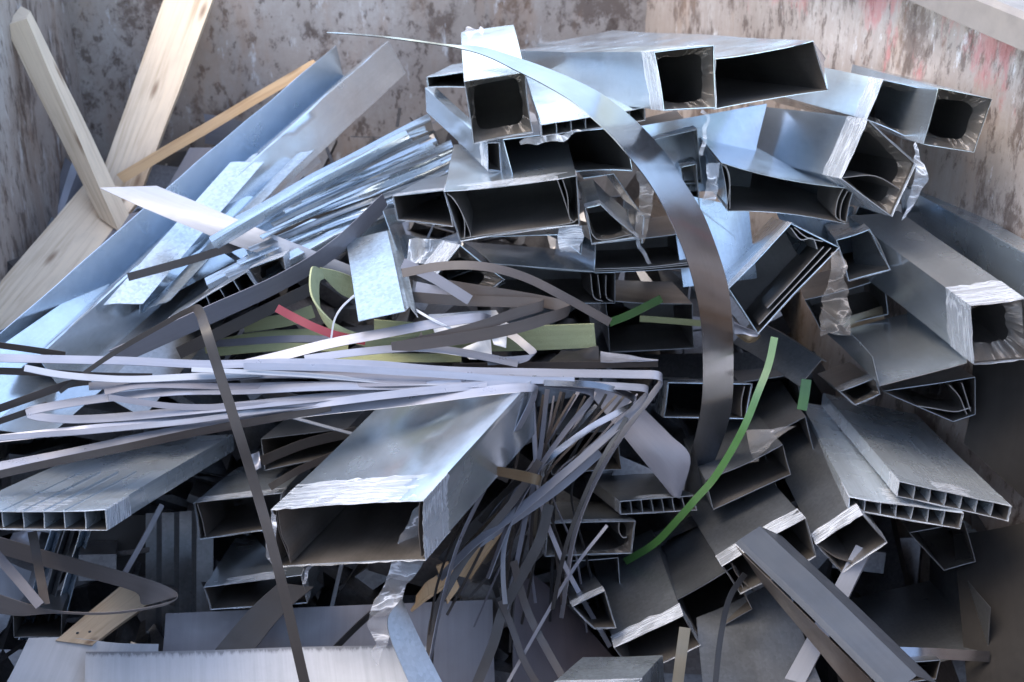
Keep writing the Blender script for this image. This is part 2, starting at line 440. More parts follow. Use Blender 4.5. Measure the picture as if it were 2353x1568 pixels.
def sheet(label, q, mat, name="metal_sheet", cat="sheet", t=.0015, bow=.006, parent=None, group=None, n=10):
    """q = four corners (x, y, Y) in order"""
    c = [P(*p) for p in q]; nrm = (c[1] - c[0]).cross(c[3] - c[0]).normalized(); sd_ = rnd.uniform(0, 99); grid = []
    for i in range(n + 1):
        u = i / n; row = []
        for j in range(n + 1):
            v = j / n; p = c[0].lerp(c[1], v).lerp(c[3].lerp(c[2], v), u)
            row.append(p + nrm * bow * (nz(Vector((u * 1.6 + sd_, v * 1.6, 0))) * 1.5 + .6 * math.sin(math.pi * u) ))
        grid.append(row)
    V, F, UV = slab_data(grid, t); o = link_mesh(name, V, F, mat, parent, UV)
    if not parent: tag(o, label, cat, group)
    return o
def flat_on(label, px, Y, sy, sx, mat, name="metal_sheet", cat="sheet", t=.0015, bow=.003, group=None):
    """sheet whose outline lies on one sloping plane: first corner at distance Y, rising sy per metre away and sx per metre to the right"""
    o = P(*px[0], Y); q = []
    for x, y in px:
        d = ray(x, y); k = (o.z - CAM.z - sy * o.y - sx * o.x) / (d.z - sy * d.y - sx * d.x); q.append((x, y, d.y * k))
    return sheet(label, q, mat, name, cat, t, bow, None, group)
def profile(label, near, Y, back, mat, name="steel_channel", cat="channel", group=None, t=.0016, bow=.004, wavy=0., rim=None):
    """an open folded profile: near = outline of its near end (x, y[, dY]); back = where the first point goes"""
    pts = [P(p[0], p[1], Y + (p[2] if len(p) > 2 else 0)) for p in near]; A = P(*back) - pts[0]
    L = A.length; n = max(8, int(L / .06)); sd_ = rnd.uniform(0, 99); fine = []
    for a, b in zip(pts, pts[1:]):
        for q in range(4): fine.append(a.lerp(b, q / 4))
    fine.append(pts[-1]); grid = []
    up = Vector((0, 0, 1))
    for i in range(n + 1):
        s = i / n; off = up * bow * (math.sin(s * math.pi) + nz(Vector((s * 2.5, sd_, 0))))
        grid.append([p + A * s + off + up * wavy * nz(Vector((s * L * 6, j * .5, sd_))) for j, p in enumerate(fine)])
    V, F, UV = slab_data(grid, t); o = link_mesh(name, V, F, mat, None, UV, origin=sum(pts, Vector()) / len(pts)); tag(o, label, cat, group)
    return o
def plank(label, qa, qb, mat, name="wooden_plank", cat="plank", group=None, parts=None):
    """box between two end outlines (four (x, y, Y) each)"""
    a = [P(*p) for p in qa]; b = [P(*p) for p in qb]; n = 12; V, F, UV = [], [], []
    L = (b[0] - a[0]).length
    for i in range(n + 1):
        s = i / n; v = 0
        for j in range(4):
            # separate columns per face so that the grain runs along each face
            for e in (0, 1):
                p = a[(j + e) % 4].lerp(b[(j + e) % 4], s)
                V.append(p + Vector((nz(p, 6), nz(p + Vector((4, 4, 4)), 6), 0)) * .0025); UV.append((s * L, j * .37 + e * (a[(j + 1) % 4] - a[j]).length))
    for i in range(n):
        for j in range(4):
            k = i * 8 + j * 2; F.append((k, k + 1, k + 9, k + 8))
    for base in (0, n * 8):
        st = len(V)
        for j in range(4): V.append(V[base + j * 2].copy()); UV.append((j % 2 * .02, j // 2 * .02))
        F.append((st, st + 1, st + 2, st + 3) if base == 0 else (st + 3, st + 2, st + 1, st))
    o = link_mesh(name, V, F, mat, None, UV); tag(o, label, cat, group); return o

# ------------------------------------------------------------------ the place: yard and waste skip
def box_mesh(name, lo, hi, mat, parent=None):
    x0, y0, z0 = lo; x1, y1, z1 = hi
    V = [Vector(v) for v in ((x0, y0, z0), (x1, y0, z0), (x1, y1, z0), (x0, y1, z0), (x0, y0, z1), (x1, y0, z1), (x1, y1, z1), (x0, y1, z1))]
    F = [(0, 3, 2, 1), (4, 5, 6, 7), (0, 1, 5, 4), (1, 2, 6, 5), (2, 3, 7, 6), (3, 0, 4, 7)]
    return link_mesh(name, V, F, mat, parent)
gv = [Vector((x, y, 0)) for y in (-60, 60) for x in (-60, 60)]
tag(link_mesh("ground", gv, [(0, 1, 3, 2)], CONC), None, None, None, "structure")
skip = empty("waste_skip", Vector((.2, 2.4, .12)), "large rusty steel waste skip with flaking grey and red paint holding the scrap", "skip")
def wall_panel(name, a, b, z0, z1, mat, th=.05, dent=.012):
    """upright plate from a to b (x, y), dented"""
    a, b = Vector((*a, 0)), Vector((*b, 0)); d = (b - a); nrm = Vector((d.y, -d.x, 0)).normalized(); grid = []
    nu, nv = 40, 20
    for i in range(nu + 1):
        row = []
        for j in range(nv + 1):
            p = a + d * (i / nu) + Vector((0, 0, z0 + (z1 - z0) * j / nv)); row.append(p + nrm * dent * (nz(p, 1.7) + .5 * nz(p, 4.5)))
        grid.append(row)
    V, F, UV = slab_data(grid, th, False); return link_mesh(name, V, F, mat, skip, UV)
CR = P(1490, 0, 4.5); CL = P(142, 0, 4.5); RN = P(2353, 60, 2.9); LN = P(-10, 0, 3.9)
cr, cl = Vector((CR.x, 4.5)), Vector((CL.x, 4.5))
rd = (Vector((RN.x, 2.9)) - cr).normalized(); ld = (Vector((LN.x, 3.9)) - cl).normalized()
rn = cr + rd * (4.5 - .35) / -rd.y; ln = cl + ld * (4.5 - .35) / -ld.y
RIM = P(2353, 62, 2.9).z
wall_panel("back_wall", cl - Vector((.06, 0)), cr + Vector((.06, 0)), .12, RIM, SKIPB)
wall_panel("side_wall", cr - rd * .05, rn, .12, RIM, SKIPR, .03)
wall_panel("side_wall", ln, cl - ld * .05, .12, RIM, SKIPL)
wall_panel("front_wall", rn, ln, .12, RIM, SKIPF)
def rail(a, b, z, wdt=.10, h=.07):
    a, b = Vector((*a, 0)), Vector((*b, 0)); d = (b - a).normalized(); nrm = Vector((-d.y, d.x, 0)); n = 30; V, F, UV = [], [], []
    prof = [(-.012, -.004), (-.016, h - .014), (-.004, h), (wdt - .01, h), (wdt, h - .012), (wdt, -.004)]
    for i in range(n + 1):
        p = a.lerp(b, i / n)
        for q in prof: V.append(p + nrm * (q[0] + .003 * nz(p * 3)) + Vector((0, 0, z + q[1] + .004 * nz(p, 2.2)))); UV.append((i / n * 4, q[0]))
    m = len(prof)
    for i in range(n):
        for j in range(m): F.append((i * m + j, i * m + (j + 1) % m, (i + 1) * m + (j + 1) % m, (i + 1) * m + j))
    return link_mesh("top_rail", V, F, RAIL, skip, UV)
rail(rn, cr, RIM)
fl = [Vector((*p, .12)) for p in (ln, rn, cr, cl)]
link_mesh("floor_plate", fl + [v - Vector((0, 0, .04)) for v in fl], [(0, 1, 2, 3), (7, 6, 5, 4), (0, 4, 5, 1), (1, 5, 6, 2), (2, 6, 7, 3), (3, 7, 4, 0)], RUST, skip)

# the part of the heap nobody can count: small dark offcuts under and between the pieces
def heap():
    V, F = [], []
    r = random.Random(3)
    def surf(x, y):   # height of the buried mass
        s = (y - 1.85) / 1.95
        return .10 + max(0, min(1, s)) * .80 - .10 * abs(x - .2) * (y > 2.5)
    for k in range(1250):
        x = r.uniform(-1.15, 1.75); y = r.uniform(1.0, 4.3)
        if x > cr.x + (4.5 - y) * .36 - .25: continue
        z = surf(x, y) - r.uniform(.06, .28)
        M = Matrix.Rotation(r.uniform(-.5, .5) + 1.57 * (r.random() < .3), 3, 'Z') @ Matrix.Rotation(r.uniform(-.5, .5), 3, 'X') @ Matrix.Rotation(r.uniform(-.9, .9), 3, 'Y')
        hx, hy, hz = r.uniform(.04, .16), r.uniform(.12, .4), r.uniform(.004, .05)
        if k >= 900: hx, hy, hz = r.uniform(.002, .006), r.uniform(.06, .22), .0012; z += r.uniform(.08, .2)     # swarf and slivers
        b = len(V)
        for sx, sy, sz in ((-1, -1, -1), (1, -1, -1), (1, 1, -1), (-1, 1, -1), (-1, -1, 1), (1, -1, 1), (1, 1, 1), (-1, 1, 1)):
            V.append(M @ Vector((sx * hx, sy * hy, sz * hz)) + Vector((x, y, z)))
        F += [tuple(b + i for i in q) for q in ((0, 3, 2, 1), (4, 5, 6, 7), (0, 1, 5, 4), (1, 2, 6, 5), (2, 3, 7, 6), (3, 0, 4, 7))]
    o = link_mesh("metal_offcuts", V, F, OFFC, None, [(v.x, v.y) for v in V])
    tag(o, "dark mass of small metal offcuts deep between the larger pieces", "scrap", None, "stuff")
heap()

# ------------------------------------------------------------------ timber at the back left
plank("thick pale pine bar leaning left, its square end at the top left corner", [(10, 60, 3.90), (60, 43, 3.88), (70, 26, 3.95), (48, 14, 3.97)],
      [(228, 500, 3.72), (274, 534, 3.68), (305, 510, 3.74), (262, 470, 3.80)], PINE, "wooden_bar", "timber")
plank("wide pale pine board with dark knots leaning upright on the back wall", [(384, -24, 4.40), (493, -12, 4.40), (497, -10, 4.43), (388, -22, 4.43)],
      [(222, 430, 3.98), (322, 446, 3.98), (327, 446, 4.01), (226, 430, 4.01)], PINE, "wooden_plank", "timber")
plank("wide pale pine board lying low at the left edge under the bar", [(200, 415, 3.86), (335, 440, 3.86), (338, 446, 3.89), (204, 420, 3.89)],
      [(-95, 760, 3.3), (72, 770, 3.3), (75, 778, 3.33), (-92, 768, 3.33)], PINE, "wooden_plank", "timber")
plank("thin orange pine batten slanting from the pine bar up to the big channel", [(266, 402, 3.93), (284, 421, 3.93), (288, 418, 3.96), (270, 399, 3.96)],
      [(712, 141, 4.2), (735, 153, 4.2), (731, 146, 4.22), (720, 137, 4.22)], OCHRE, "wooden_batten", "timber")
plank("short board with two nail holes in shadow at the lower left", [(296, 1330, 2.62), (352, 1378, 2.62), (354, 1382, 2.64), (298, 1334, 2.64)],
      [(128, 1472, 2.3), (212, 1482, 2.3), (214, 1487, 2.32), (130, 1477, 2.32)], PINE, "wooden_plank", "timber")
brd = [o for o in COL.objects if o.get("label", "").startswith("short board")][0]
for x, y, Yh in ((178, 1455, 2.335), (206, 1452, 2.34)):
    c0 = P(x, y, Yh - .006); rr_ = (c0 - CAM).normalized(); e1 = rr_.cross(Vector((0, 0, 1))).normalized(); e2 = rr_.cross(e1)
    vs = [c0 + (e1 * math.cos(a * .7854) + e2 * math.sin(a * .7854) * .7) * .0035 for a in range(8)] + [c0 - rr_ * .0015]
    link_mesh("nail_hole", vs, [(a, (a + 1) % 8, 8) for a in range(8)], BLACK, brd)
band("pale curled sheet standing behind the low pine board at the left wall", [(150, 362), (128, 440), (104, 545)], [(210, 415), (180, 480), (150, 560)], [4.15, 4.1, 4.0], LILAC, "curled_sheet", "sheet", cam_=.03)
profile("pale channel end sticking out behind the orange batten", [(468, 262), (474, 296), (470, 330)], 4.25, (640, 300, 4.3), LILAC)
sheet("grey sheet standing between the orange batten and the big channel", [(436, 340, 4.15), (560, 338, 4.2), (520, 440, 4.1), (380, 440, 4.05)], GREYP)
sheet("purple grey plate in the gap beside the low pine board", [(262, 500, 3.75), (350, 480, 3.75), (200, 660, 3.4), (80, 770, 3.3)], GREYP)
sheet("dark plate against the back wall under the orange batten", [(330, 360, 4.3), (450, 345, 4.3), (400, 470, 4.2), (300, 450, 4.2)], DKBRN)

# ------------------------------------------------------------------ the long channels at the left
profile("biggest galvanised channel running from the low left edge up to the back wall", [(-75, 830), (-15, 892, .09), (80, 822, -.02), (86, 822, -.024), (152, 910, -.03)], 2.75,
        (772, 104, 4.15), GALV, wavy=.004)
profile("second channel nested in the biggest one, its curled bright end in front", [(206, 721), (240, 694, .02), (322, 692, .03), (330, 722), (345, 706, -.02), (392, 690, -.02)], 2.95, (560, 372, 3.6), SPANG, wavy=.006)
flat_on("added bright sheet for the glare in the trough of the nested channel", [(238, 702), (328, 697), (606, 372), (530, 374)], 2.90, .17, .0, SPANG)  # added sheet, sloped to catch the sun and widen the bright web
band("rolled bluish flange flaring under the bright channel end", [(322, 690), (352, 655), (387, 622), (480, 560)], [(321, 722), (356, 697), (437, 655), (540, 600)], [2.94, 3.0, 3.05, 3.2], GALV, "rolled_flange", "offcut")
profile("narrow angle with a bright rim and blue triangular side on the big channel", [(500, 486), (516, 500, -.01), (548, 545, -.03)], 3.3, (695, 318, 3.75), GALV)
profile("pale flat channel along the far left with a scuffed silver end", [(-20, 770), (-14, 802), (24, 806, -.01), (60, 786, .01)], 2.85, (285, 632, 3.35), SPANG)
profile("wide blue channel folded dark on its lower side below the bright end", [(-150, 905), (-30, 985, -.02), (110, 1005, -.1)], 2.55, (330, 570, 3.45), GALV)
profile("dark sided duct lying in the gap below the curled bright end", [(40, 930), (230, 905, -.05), (330, 960, -.1)], 2.72, (400, 560, 3.4), DARKM)
EB = [((985, 262), 300, 325, (540, 498), 0), ((1000, 318), 20, 34, (500, 552), 0), ((1035, 322), 22, 34, (560, 560), 1), ((1040, 350), 18, 32, (600, 566), 0),
      ((1042, 372), 20, 30, (470, 640), 2), ((1040, 398), 20, 32, (640, 590), 0), ((1035, 425), 16, 30, (560, 660), 1), ((960, 440), 18, 30, (470, 700), 0), ((930, 300), 14, 26, (480, 545), 2)]
EL = ["top lying flashing of the bundle with a bright lower lip", "second flashing of the bundle under the bright lipped one", "dull flashing in the middle of the bundle", "thin silver flashing in the middle of the bundle",
      "grey blue flashing running lowest to the dark strip", "silver flashing under the white tapered strip", "dull flashing near the lower edge of the bundle", "short silver flashing at the lower edge of the bundle", "dull flashing behind the bright lipped one at the top"]
for i, ((x, y), a, b, (bx, by), k) in enumerate(EB):
    a, b = (20, 40) if i == 0 else (a * .75, b * .8)
    Yn = 3.2 - .035 * i
    profile(EL[i], [(bx, by), (bx + 5, by + a * 1.0, -.02), (bx + 12, by + b * 1.05, -.02), (bx + 22, by + b * 1.2, .0)], Yn - .12, (x, y, Yn + .42), (GALV, GALVR, GALVR)[k], "steel_flashing", "flashing", "flashings in the long bundle", wavy=.004)
sheet("wide blue tray face under the bundle of flashings", [(500, 560, 3.12), (960, 330, 3.7), (1030, 440, 3.6), (640, 640, 2.98)], GALVR)
FL = ["hair thin flashing, uppermost of the thin ones", "hair thin flashing, second of the thin ones", "hair thin flashing, third of the thin ones", "hair thin flashing, fourth of the thin ones", "hair thin flashing, fifth of the thin ones", "hair thin flashing, sixth of the thin ones", "hair thin flashing, seventh of the thin ones", "hair thin flashing, lowest of the thin ones"]
for i, lab in enumerate(FL):
    x, y = 975 + 9 * i, 290 + 20 * i; bx, by = 700 - 26 * i, 420 + 30 * i; Yn = 3.12 - .03 * i
    profile(lab + " in the bundle", [(bx, by), (bx + 3, by + 8, -.01), (bx + 8, by + 10, -.015)], Yn - .05, (x, y, Yn + .40), (GALVR, DARKM)[i % 2], "steel_flashing", "flashing", "flashings in the long bundle", wavy=.006)
strip("straight dark brown strip across the bright channels", [(294, 637, 2.88), (430, 600, 2.95), (560, 560, 3.02), (720, 508, 3.1), (882, 452, 3.2)], 19, DKBRN, .004)
band("white tapered strip with a pointed tip crossing the channels", [(228, 432), (332, 479), (440, 524), (560, 571), (690, 608), (810, 650)], [(360, 428), (440, 460), (520, 494), (600, 528), (725, 578), (835, 622)],
     [3.2, 3.12, 3.05, 2.98, 2.95, 2.95], WHITE, "tapered_strip", "strip", "strips tangled over the heap", cam_=.006)
band("dark curved strip running down left from the flashing bundle", [(878, 446), (760, 556), (636, 632), (470, 706), (250, 806)], [(894, 478), (772, 592), (648, 668), (486, 744), (275, 838)],
     [3.1, 2.9, 2.78, 2.68, 2.6], GREYP, "metal_strip", "strip", "strips tangled over the heap", tilt=-.01)
strip("short dark brown strip with a square end beside the green foam", [(716, 663, 2.82), (560, 738, 2.76), (410, 812, 2.7)], 28, DKBRN, .0)
duct("small flat six celled panel with torn white tape among the dark strips", [(381, 738), (566, 626), (588, 658), (388, 772)], 2.72, (432, 690, 3.15), tape=.05, cells=6, name="cellular_panel", cat="celled panel", mat=DARKM)
band(None, [(375, 772), (378, 745), (392, 728)], [(388, 782), (395, 758), (399, 740)], [2.70], PAPER, "torn_tape", crumple=.004, parent=bpy.data.objects["cellular_panel"])
sheet("blue offcut standing behind the small celled panel", [(410, 740, 2.95), (560, 590, 3.05), (620, 560, 3.1), (450, 700, 3.0)], GALV)
duct("crumpled small duct end behind the small celled panel", [(575, 618), (650, 590), (660, 640), (590, 660)], 2.85, (640, 560, 3.2), tape=.08, hole=.3)

# ------------------------------------------------------------------ top and centre: open ducts facing the camera
duct("large upper duct with plain dark mouth at the back of the heap top", [(1640, 137), (1868, 96), (1902, 207), (1642, 250)], 2.8, (1236, 101, 3.9), tape=0, bow=.03)
band("bent lip of torn duct side beside the upper dark mouth", [(1868, 96), (1885, 150), (1900, 206)], [(1897, 134), (1893, 150), (1902, 204)], [(2.79, 2.9)], GALV, "bent_lip", "offcut")
duct("long box duct with taped square mouth on top of the heap", [(1505, 122), (1639, 106), (1644, 247), (1526, 253)], 2.65, (1178, 118, 3.6), tape=.07, hole=.18)
duct("square duct with curled torn top and taped mouth at upper centre", [(1068, 188), (1206, 167), (1223, 303), (1088, 331)], 2.82, (1061, 76, 3.35), tape=.08, hole=.2)
band(None, [(1058, 80), (1075, 64), (1090, 70), (1105, 62)], [(1064, 88), (1080, 78), (1095, 82), (1132, 78)], [3.34], FILM, "torn_film", crumple=.01, parent=bpy.data.objects["metal_duct.002"])
duct("square mouthed duct at upper right beside the skip wall", [(2030, 186), (2149, 212), (2106, 326), (1992, 274)], 2.85, (1720, 120, 3.55), tape=.06, hole=.2)
duct("rightmost small duct with rounded dark mouth against the skip wall", [(2156, 203), (2278, 229), (2238, 350), (2122, 331)], 2.75, (1960, 150, 3.3), tape=.0, hole=.28)
duct("tilted square duct showing its blue inside at upper right", [(1994, 278), (2099, 376), (2047, 494), (1935, 410)], 2.75, (1722, 240, 3.35), tape=.09, hole=.12, folds=[[(.02, .98), (.5, .62), (.97, .52)]])
band(None, [(2100, 335), (2105, 380), (2098, 420), (2085, 470), (2070, 510)], [(2104, 330), (2128, 400), (2122, 430), (2105, 462), (2080, 500)], [2.74], FILM, "torn_film", crumple=.006, parent=bpy.data.objects["metal_duct.005"])
duct("wide dark mouthed duct with folded rims below the tilted square one", [(1655, 374), (1962, 434), (1944, 514), (1670, 485)], 2.78, (1590, 292, 3.3), tape=.0, bow=.04, folds=[[(.0, .02), (.045, .12), (.05, .5), (.0, .97)], [(.04, .04), (.06, .3), (.03, .95)], [(.93, .0), (.9, .4), (.91, .85), (.99, .98)], [(.96, .1), (.935, .5), (.95, .9), (1., .97)]])
band(None, [(1628, 382), (1622, 420), (1616, 465), (1626, 480)], [(1655, 376), (1650, 420), (1640, 460), (1636, 475)], [2.77], FILM, "torn_film", crumple=.01, parent=bpy.data.objects["metal_duct.006"])
duct("flat many celled panel lying under the big steel hoop", [(1244, 287), (1480, 248), (1481, 276), (1246, 312)], 2.78, (1205, 168, 3.3), tape=.06, cells=7, name="cellular_panel", cat="celled panel")
band(None, [(1198, 330), (1230, 314), (1265, 309), (1300, 306), (1332, 300)], [(1202, 336), (1236, 332), (1270, 325), (1305, 320), (1330, 304)], [2.76], FILM, "torn_film", crumple=.007, parent=bpy.data.objects["cellular_panel.001"])
strip(None, [(1610, 258, 2.63), (1628, 268, 2.63), (1622, 290, 2.63), (1615, 330, 2.63), (1608, 360, 2.63)], 8, FILM, .0, "torn_film", parent=bpy.data.objects["metal_duct.001"], wob=.006)
duct("broad dark duct with bowed lower edge under the celled panel", [(1158, 322), (1446, 290), (1452, 392), (1186, 421)], 2.84, (1046, 300, 3.4), tape=.0, bow=.05, folds=[[(.0, .96), (.35, .88), (.7, .9), (1., .98)]])
duct("long narrow duct lying sideways left of the square duct", [(1120, 330), (1146, 330), (1150, 392), (1122, 390)], 2.86, (978, 203, 3.35), tape=.05)
duct("pale flat duct end jutting left behind the square duct", [(981, 178), (1075, 165), (1078, 200), (984, 200)], 3.25, (1040, 150, 3.7), tape=.06, mat=SPANG)
duct("wide duct with nested folded rims at left centre", [(1023, 441), (1322, 406), (1328, 516), (1060, 553)], 2.72, (1044, 334, 3.2), tape=.06, bow=.03, folds=[[(.01, .05), (.05, .2), (.075, .6), (.03, .98)], [(.03, .1), (.07, .4), (.09, .9), (.06, .98)], [(.9, .02), (.93, .4), (.93, .8), (.97, .96)], [(.86, .02), (.905, .5), (.94, .92)], [(.0, .97), (.4, .955), (.9, .965), (1, .9)]])
duct("dark boxed duct left of the wide nested one", [(905, 452), (1024, 438), (1040, 520), (915, 505)], 2.95, (985, 405, 3.4), tape=.05, mat=DARKM)
duct("triangular flattened duct end wrapped in crinkled film", [(1345, 478), (1380, 470), (1464, 545), (1360, 560)], 2.72, (1330, 420, 3.1), tape=.06, hole=.2, folds=[[(.05, .1), (.12, .9), (.95, .92)]])
strip(None, [(1452, 540, 2.71), (1466, 545, 2.71), (1475, 570, 2.71), (1488, 604, 2.71)], 10, FILM, .0, "torn_film", parent=bpy.data.objects["metal_duct.012"], wob=.008)
band("crinkled film hanging down the gap beside the big hoop", [(1462, 395), (1470, 450), (1462, 520), (1468, 560)], [(1512, 400), (1502, 450), (1492, 510), (1478, 556)], [2.82, 2.8, 2.78, 2.76], FILMB, "plastic_film", "film", crumple=.006)
profile("teal side panel sloping between the nested duct and the hoop", [(1340, 410), (1410, 400, .02), (1480, 500), (1475, 560, -.02)], 2.95, (1310, 380, 3.4), GALVR)
duct("narrow dark duct behind the hoop at mid height", [(1478, 330), (1600, 300), (1612, 420), (1500, 430)], 3.05, (1450, 280, 3.6), tape=.05, mat=DARKM)
duct("crumpled film mouthed duct peeking right of the hoop", [(1565, 386), (1600, 378), (1608, 480), (1580, 500)], 2.98, (1540, 330, 3.4), tape=.05, hole=.3)
duct("broad blue sided duct sloping down right of the hoop", [(1590, 470), (1690, 545), (1700, 640), (1600, 600)], 2.95, (1560, 400, 3.5), tape=.0)
duct("dark rectangular duct behind the hoop at the centre", [(1368, 560), (1592, 534), (1594, 614), (1366, 627)], 2.86, (1340, 520, 3.4), tape=.0, mat=DARKM, folds=[[(.0, .88), (.5, .92), (1, .86)], [(.0, .95), (.5, .97), (1, .92)]])
duct("dark duct with nested rims under the blue flat ducts", [(1136, 604), (1412, 628), (1412, 696), (1150, 702)], 2.9, (1110, 560, 3.4), tape=.0, mat=DARKM, folds=[[(.8, .1), (.82, .8), (.9, .95)], [(.86, .1), (.88, .85)], [(.93, .1), (.93, .8), (.99, .96)]])
profile("folded blue sheet tapering right under the wide nested duct", [(1130, 606), (1365, 624, -.01), (1368, 560, .04)], 2.8, (1062, 556, 3.1), GALV)
profile("flat blue sheet with a taped white end under the wide nested duct", [(1120, 545), (1280, 540, .0), (1335, 585, -.03), (1340, 530, .0)], 2.83, (1060, 500, 3.2), SPANG)
band("white taped corner hanging below the wide nested duct", [(1284, 528), (1280, 556), (1282, 576)], [(1340, 520), (1338, 556), (1336, 584)], [2.69], TAPE, "taped_corner", "film", crumple=.008)
duct("diamond turned duct end wrapped in clear film left of centre", [(1058, 566), (1156, 642), (1090, 690), (1002, 640)], 2.78, (930, 540, 3.2), tape=.14, hole=.25)
profile("bluish angle behind the speckled plate", [(880, 486), (925, 612), (1060, 566, .05)], 2.88, (905, 462, 3.3), GALV)
band("torn clear film draped over the diamond duct end", [(940, 548), (990, 545), (1052, 556)], [(935, 605), (980, 600), (1015, 590)], [2.76, 2.74, 2.74], FILM, "plastic_film", "film", crumple=.008)
profile("bright speckled zinc plate with a folded rim at the centre left", [(824, 739), (930, 716, .0), (942, 706, .03), (960, 730, .0)], 2.58, (795, 553, 2.98), SPANG, "speckled_plate", "plate", wavy=.002)
duct("dark film wrapped duct bottom under the thin arched strip", [(1030, 640), (1120, 610), (1158, 650), (1080, 690)], 2.95, (1010, 590, 3.3), tape=.1, hole=.3, mat=DARKM)

# the hoop
HU = [(752, 74), (840, 80), (919, 88), (1028, 103), (1107, 109), (1191, 134), (1278, 166), (1369, 209), (1431, 253), (1491, 309), (1541, 369), (1568, 414), (1612, 486), (1646, 570), (1671, 652), (1681, 727), (1685, 805), (1684, 902), (1676, 961), (1650, 1040), (1606, 1140)]
HL = [(752, 76), (840, 83), (919, 92), (1050, 111), (1120, 131), (1180, 160), (1240, 190), (1310, 231), (1357, 269), (1407, 316), (1444, 359), (1487, 414), (1525, 477), (1562, 555), (1587, 627), (1606, 711), (1614, 789), (1614, 902), (1603, 977), (1588, 1040), (1572, 1127)]
HY = [(3.4, 3.4), (3.25, 3.23), (3.1, 3.08), (2.98, 2.93), (2.9, 2.83), (2.84, 2.76), (2.78, 2.69), (2.72, 2.62), (2.67, 2.57), (2.62, 2.53), (2.58, 2.5), (2.55, 2.48), (2.52, 2.46), (2.49, 2.45), (2.47, 2.44), (2.46, 2.44), (2.475, 2.46), (2.52, 2.51), (2.57, 2.56), (2.62, 2.61), (2.68, 2.67)]
band("big bowed spring steel hoop arching over the middle of the heap", HU, HL, HY, BUFF, "steel_hoop", "band", k=5, t=.002)

# ------------------------------------------------------------------ green foam, tapes, folded strips at the centre
band("looped yellow green foam band below the speckled plate", [(738, 620), (716, 616), (716, 680), (760, 735), (820, 765), (900, 775), (960, 770)], [(745, 640), (732, 655), (740, 730), (785, 775), (840, 798), (900, 806), (958, 800)], [2.8, 2.72, 2.66, 2.64, 2.66, 2.7, 2.74], FOAM, "foam_band", "foam strip", "yellow green foam strips", t=.004)
band("upper arm of foam curving behind the speckled plate", [(735, 615), (780, 625), (840, 650)], [(742, 636), (790, 680), (850, 690)], [2.82, 2.84, 2.86], FOAM, "foam_band", "foam strip", "yellow green foam strips", t=.004)
band("straight yellow green foam strip with a square cut right end", [(860, 735), (1010, 745), (1175, 750), (1365, 744)], [(860, 790), (1010, 805), (1180, 806), (1370, 798)], [2.78, 2.76, 2.74, 2.72], FOAM, "foam_band", "foam strip", "yellow green foam strips", t=.004)
band("peach backed curl of foam under the blue strip", [(968, 763), (960, 776), (925, 790), (880, 800)], [(972, 778), (962, 792), (930, 802), (885, 812)], [2.66, 2.62, 2.6, 2.6], PEACH, "foam_curl", "foam strip")
for lab, pts, ww, mm in [("olive tape running left at the back of the foam", [(470, 800, 2.85), (600, 775, 2.86), (760, 765, 2.88)], 26, OLIVE), ("lower olive tape above the pale strips", [(480, 812, 2.8), (640, 798, 2.8), (800, 800, 2.8)], 18, OLIVE),
                         ("grey tape between the two olive ones", [(480, 790, 2.82), (650, 780, 2.83), (820, 782, 2.84)], 16, GREYP), ("olive tape highest on the left beside the dark strip", [(560, 750, 2.88), (660, 735, 2.88), (720, 715, 2.9)], 30, OLIVE), ("wide faded yellow tape lying low behind the pale strips", [(760, 820, 2.78), (900, 822, 2.78), (1060, 822, 2.78)], 20, FOAM)]:
    strip(lab, pts, ww, mm, .01, "flat_tape", "tape", "tapes beside the foam")
strip("dark red tape curving down behind the blue strip", [(636, 708, 2.66), (668, 726, 2.65), (720, 752, 2.63), (775, 772, 2.62), (840, 785, 2.62)], 19, RED, .004, "red_tape", "tape", None)
strip("thin white wire arching over the red tape", [(814, 680, 2.62), (785, 708, 2.6), (768, 738, 2.59), (760, 785, 2.58)], 4, PAPER, 0, "thin_wire", "wire", None, .002)
strip("thin white edge strip beside the speckled plate foot", [(955, 712, 2.62), (1000, 738, 2.6), (1060, 768, 2.6)], 5, PAPER, 0, "thin_wire", "wire", None, .002)
sheet("white triangular paper offcut by the green foam strip", [(1058, 803, 2.66), (1127, 772, 2.68), (1131, 824, 2.66), (1080, 826, 2.64)], PAPER, "paper_offcut", "paper")
sheet("small folded white paper tab right of the triangular one", [(1126, 770, 2.67), (1165, 765, 2.67), (1163, 800, 2.66), (1135, 792, 2.66)], PAPER, "paper_offcut", "paper")
sheet("grey paper lying inside the folded brown strips", [(985, 722, 2.74), (1140, 712, 2.76), (1170, 745, 2.7), (1000, 768, 2.68)], PAPER, "paper_offcut", "paper")
TILT = .011
strip("light blue strip rising right and curling beside the foam", [(560, 838, 2.55), (660, 815, 2.56), (760, 790, 2.57), (880, 767, 2.58), (990, 746, 2.6), (1095, 731, 2.62), (1126, 736, 2.64)], 22, LILAC, TILT)
strip("shallow arched strip just above the pale bundle", [(700, 826, 2.54), (800, 812, 2.54), (900, 802, 2.55), (975, 800, 2.56), (1070, 812, 2.57), (1190, 836, 2.58)], 17, LILAC, TILT)
strip("grey strip with a fold at right, its brown arm running back left", [(940, 682, 2.72), (1050, 690, 2.7), (1150, 693, 2.67), (1249, 699, 2.64), (1180, 722, 2.62), (1112, 746, 2.6), (1020, 772, 2.59), (930, 794, 2.58)], 24, BROWN, .004)
strip("longest folded brown strip with its corner farthest right", [(1030, 657, 2.74), (1159, 678, 2.7), (1250, 694, 2.67), (1310, 711, 2.63), (1240, 738, 2.6), (1160, 760, 2.58), (1050, 780, 2.56), (900, 800, 2.55)], 27, BROWN, .004)
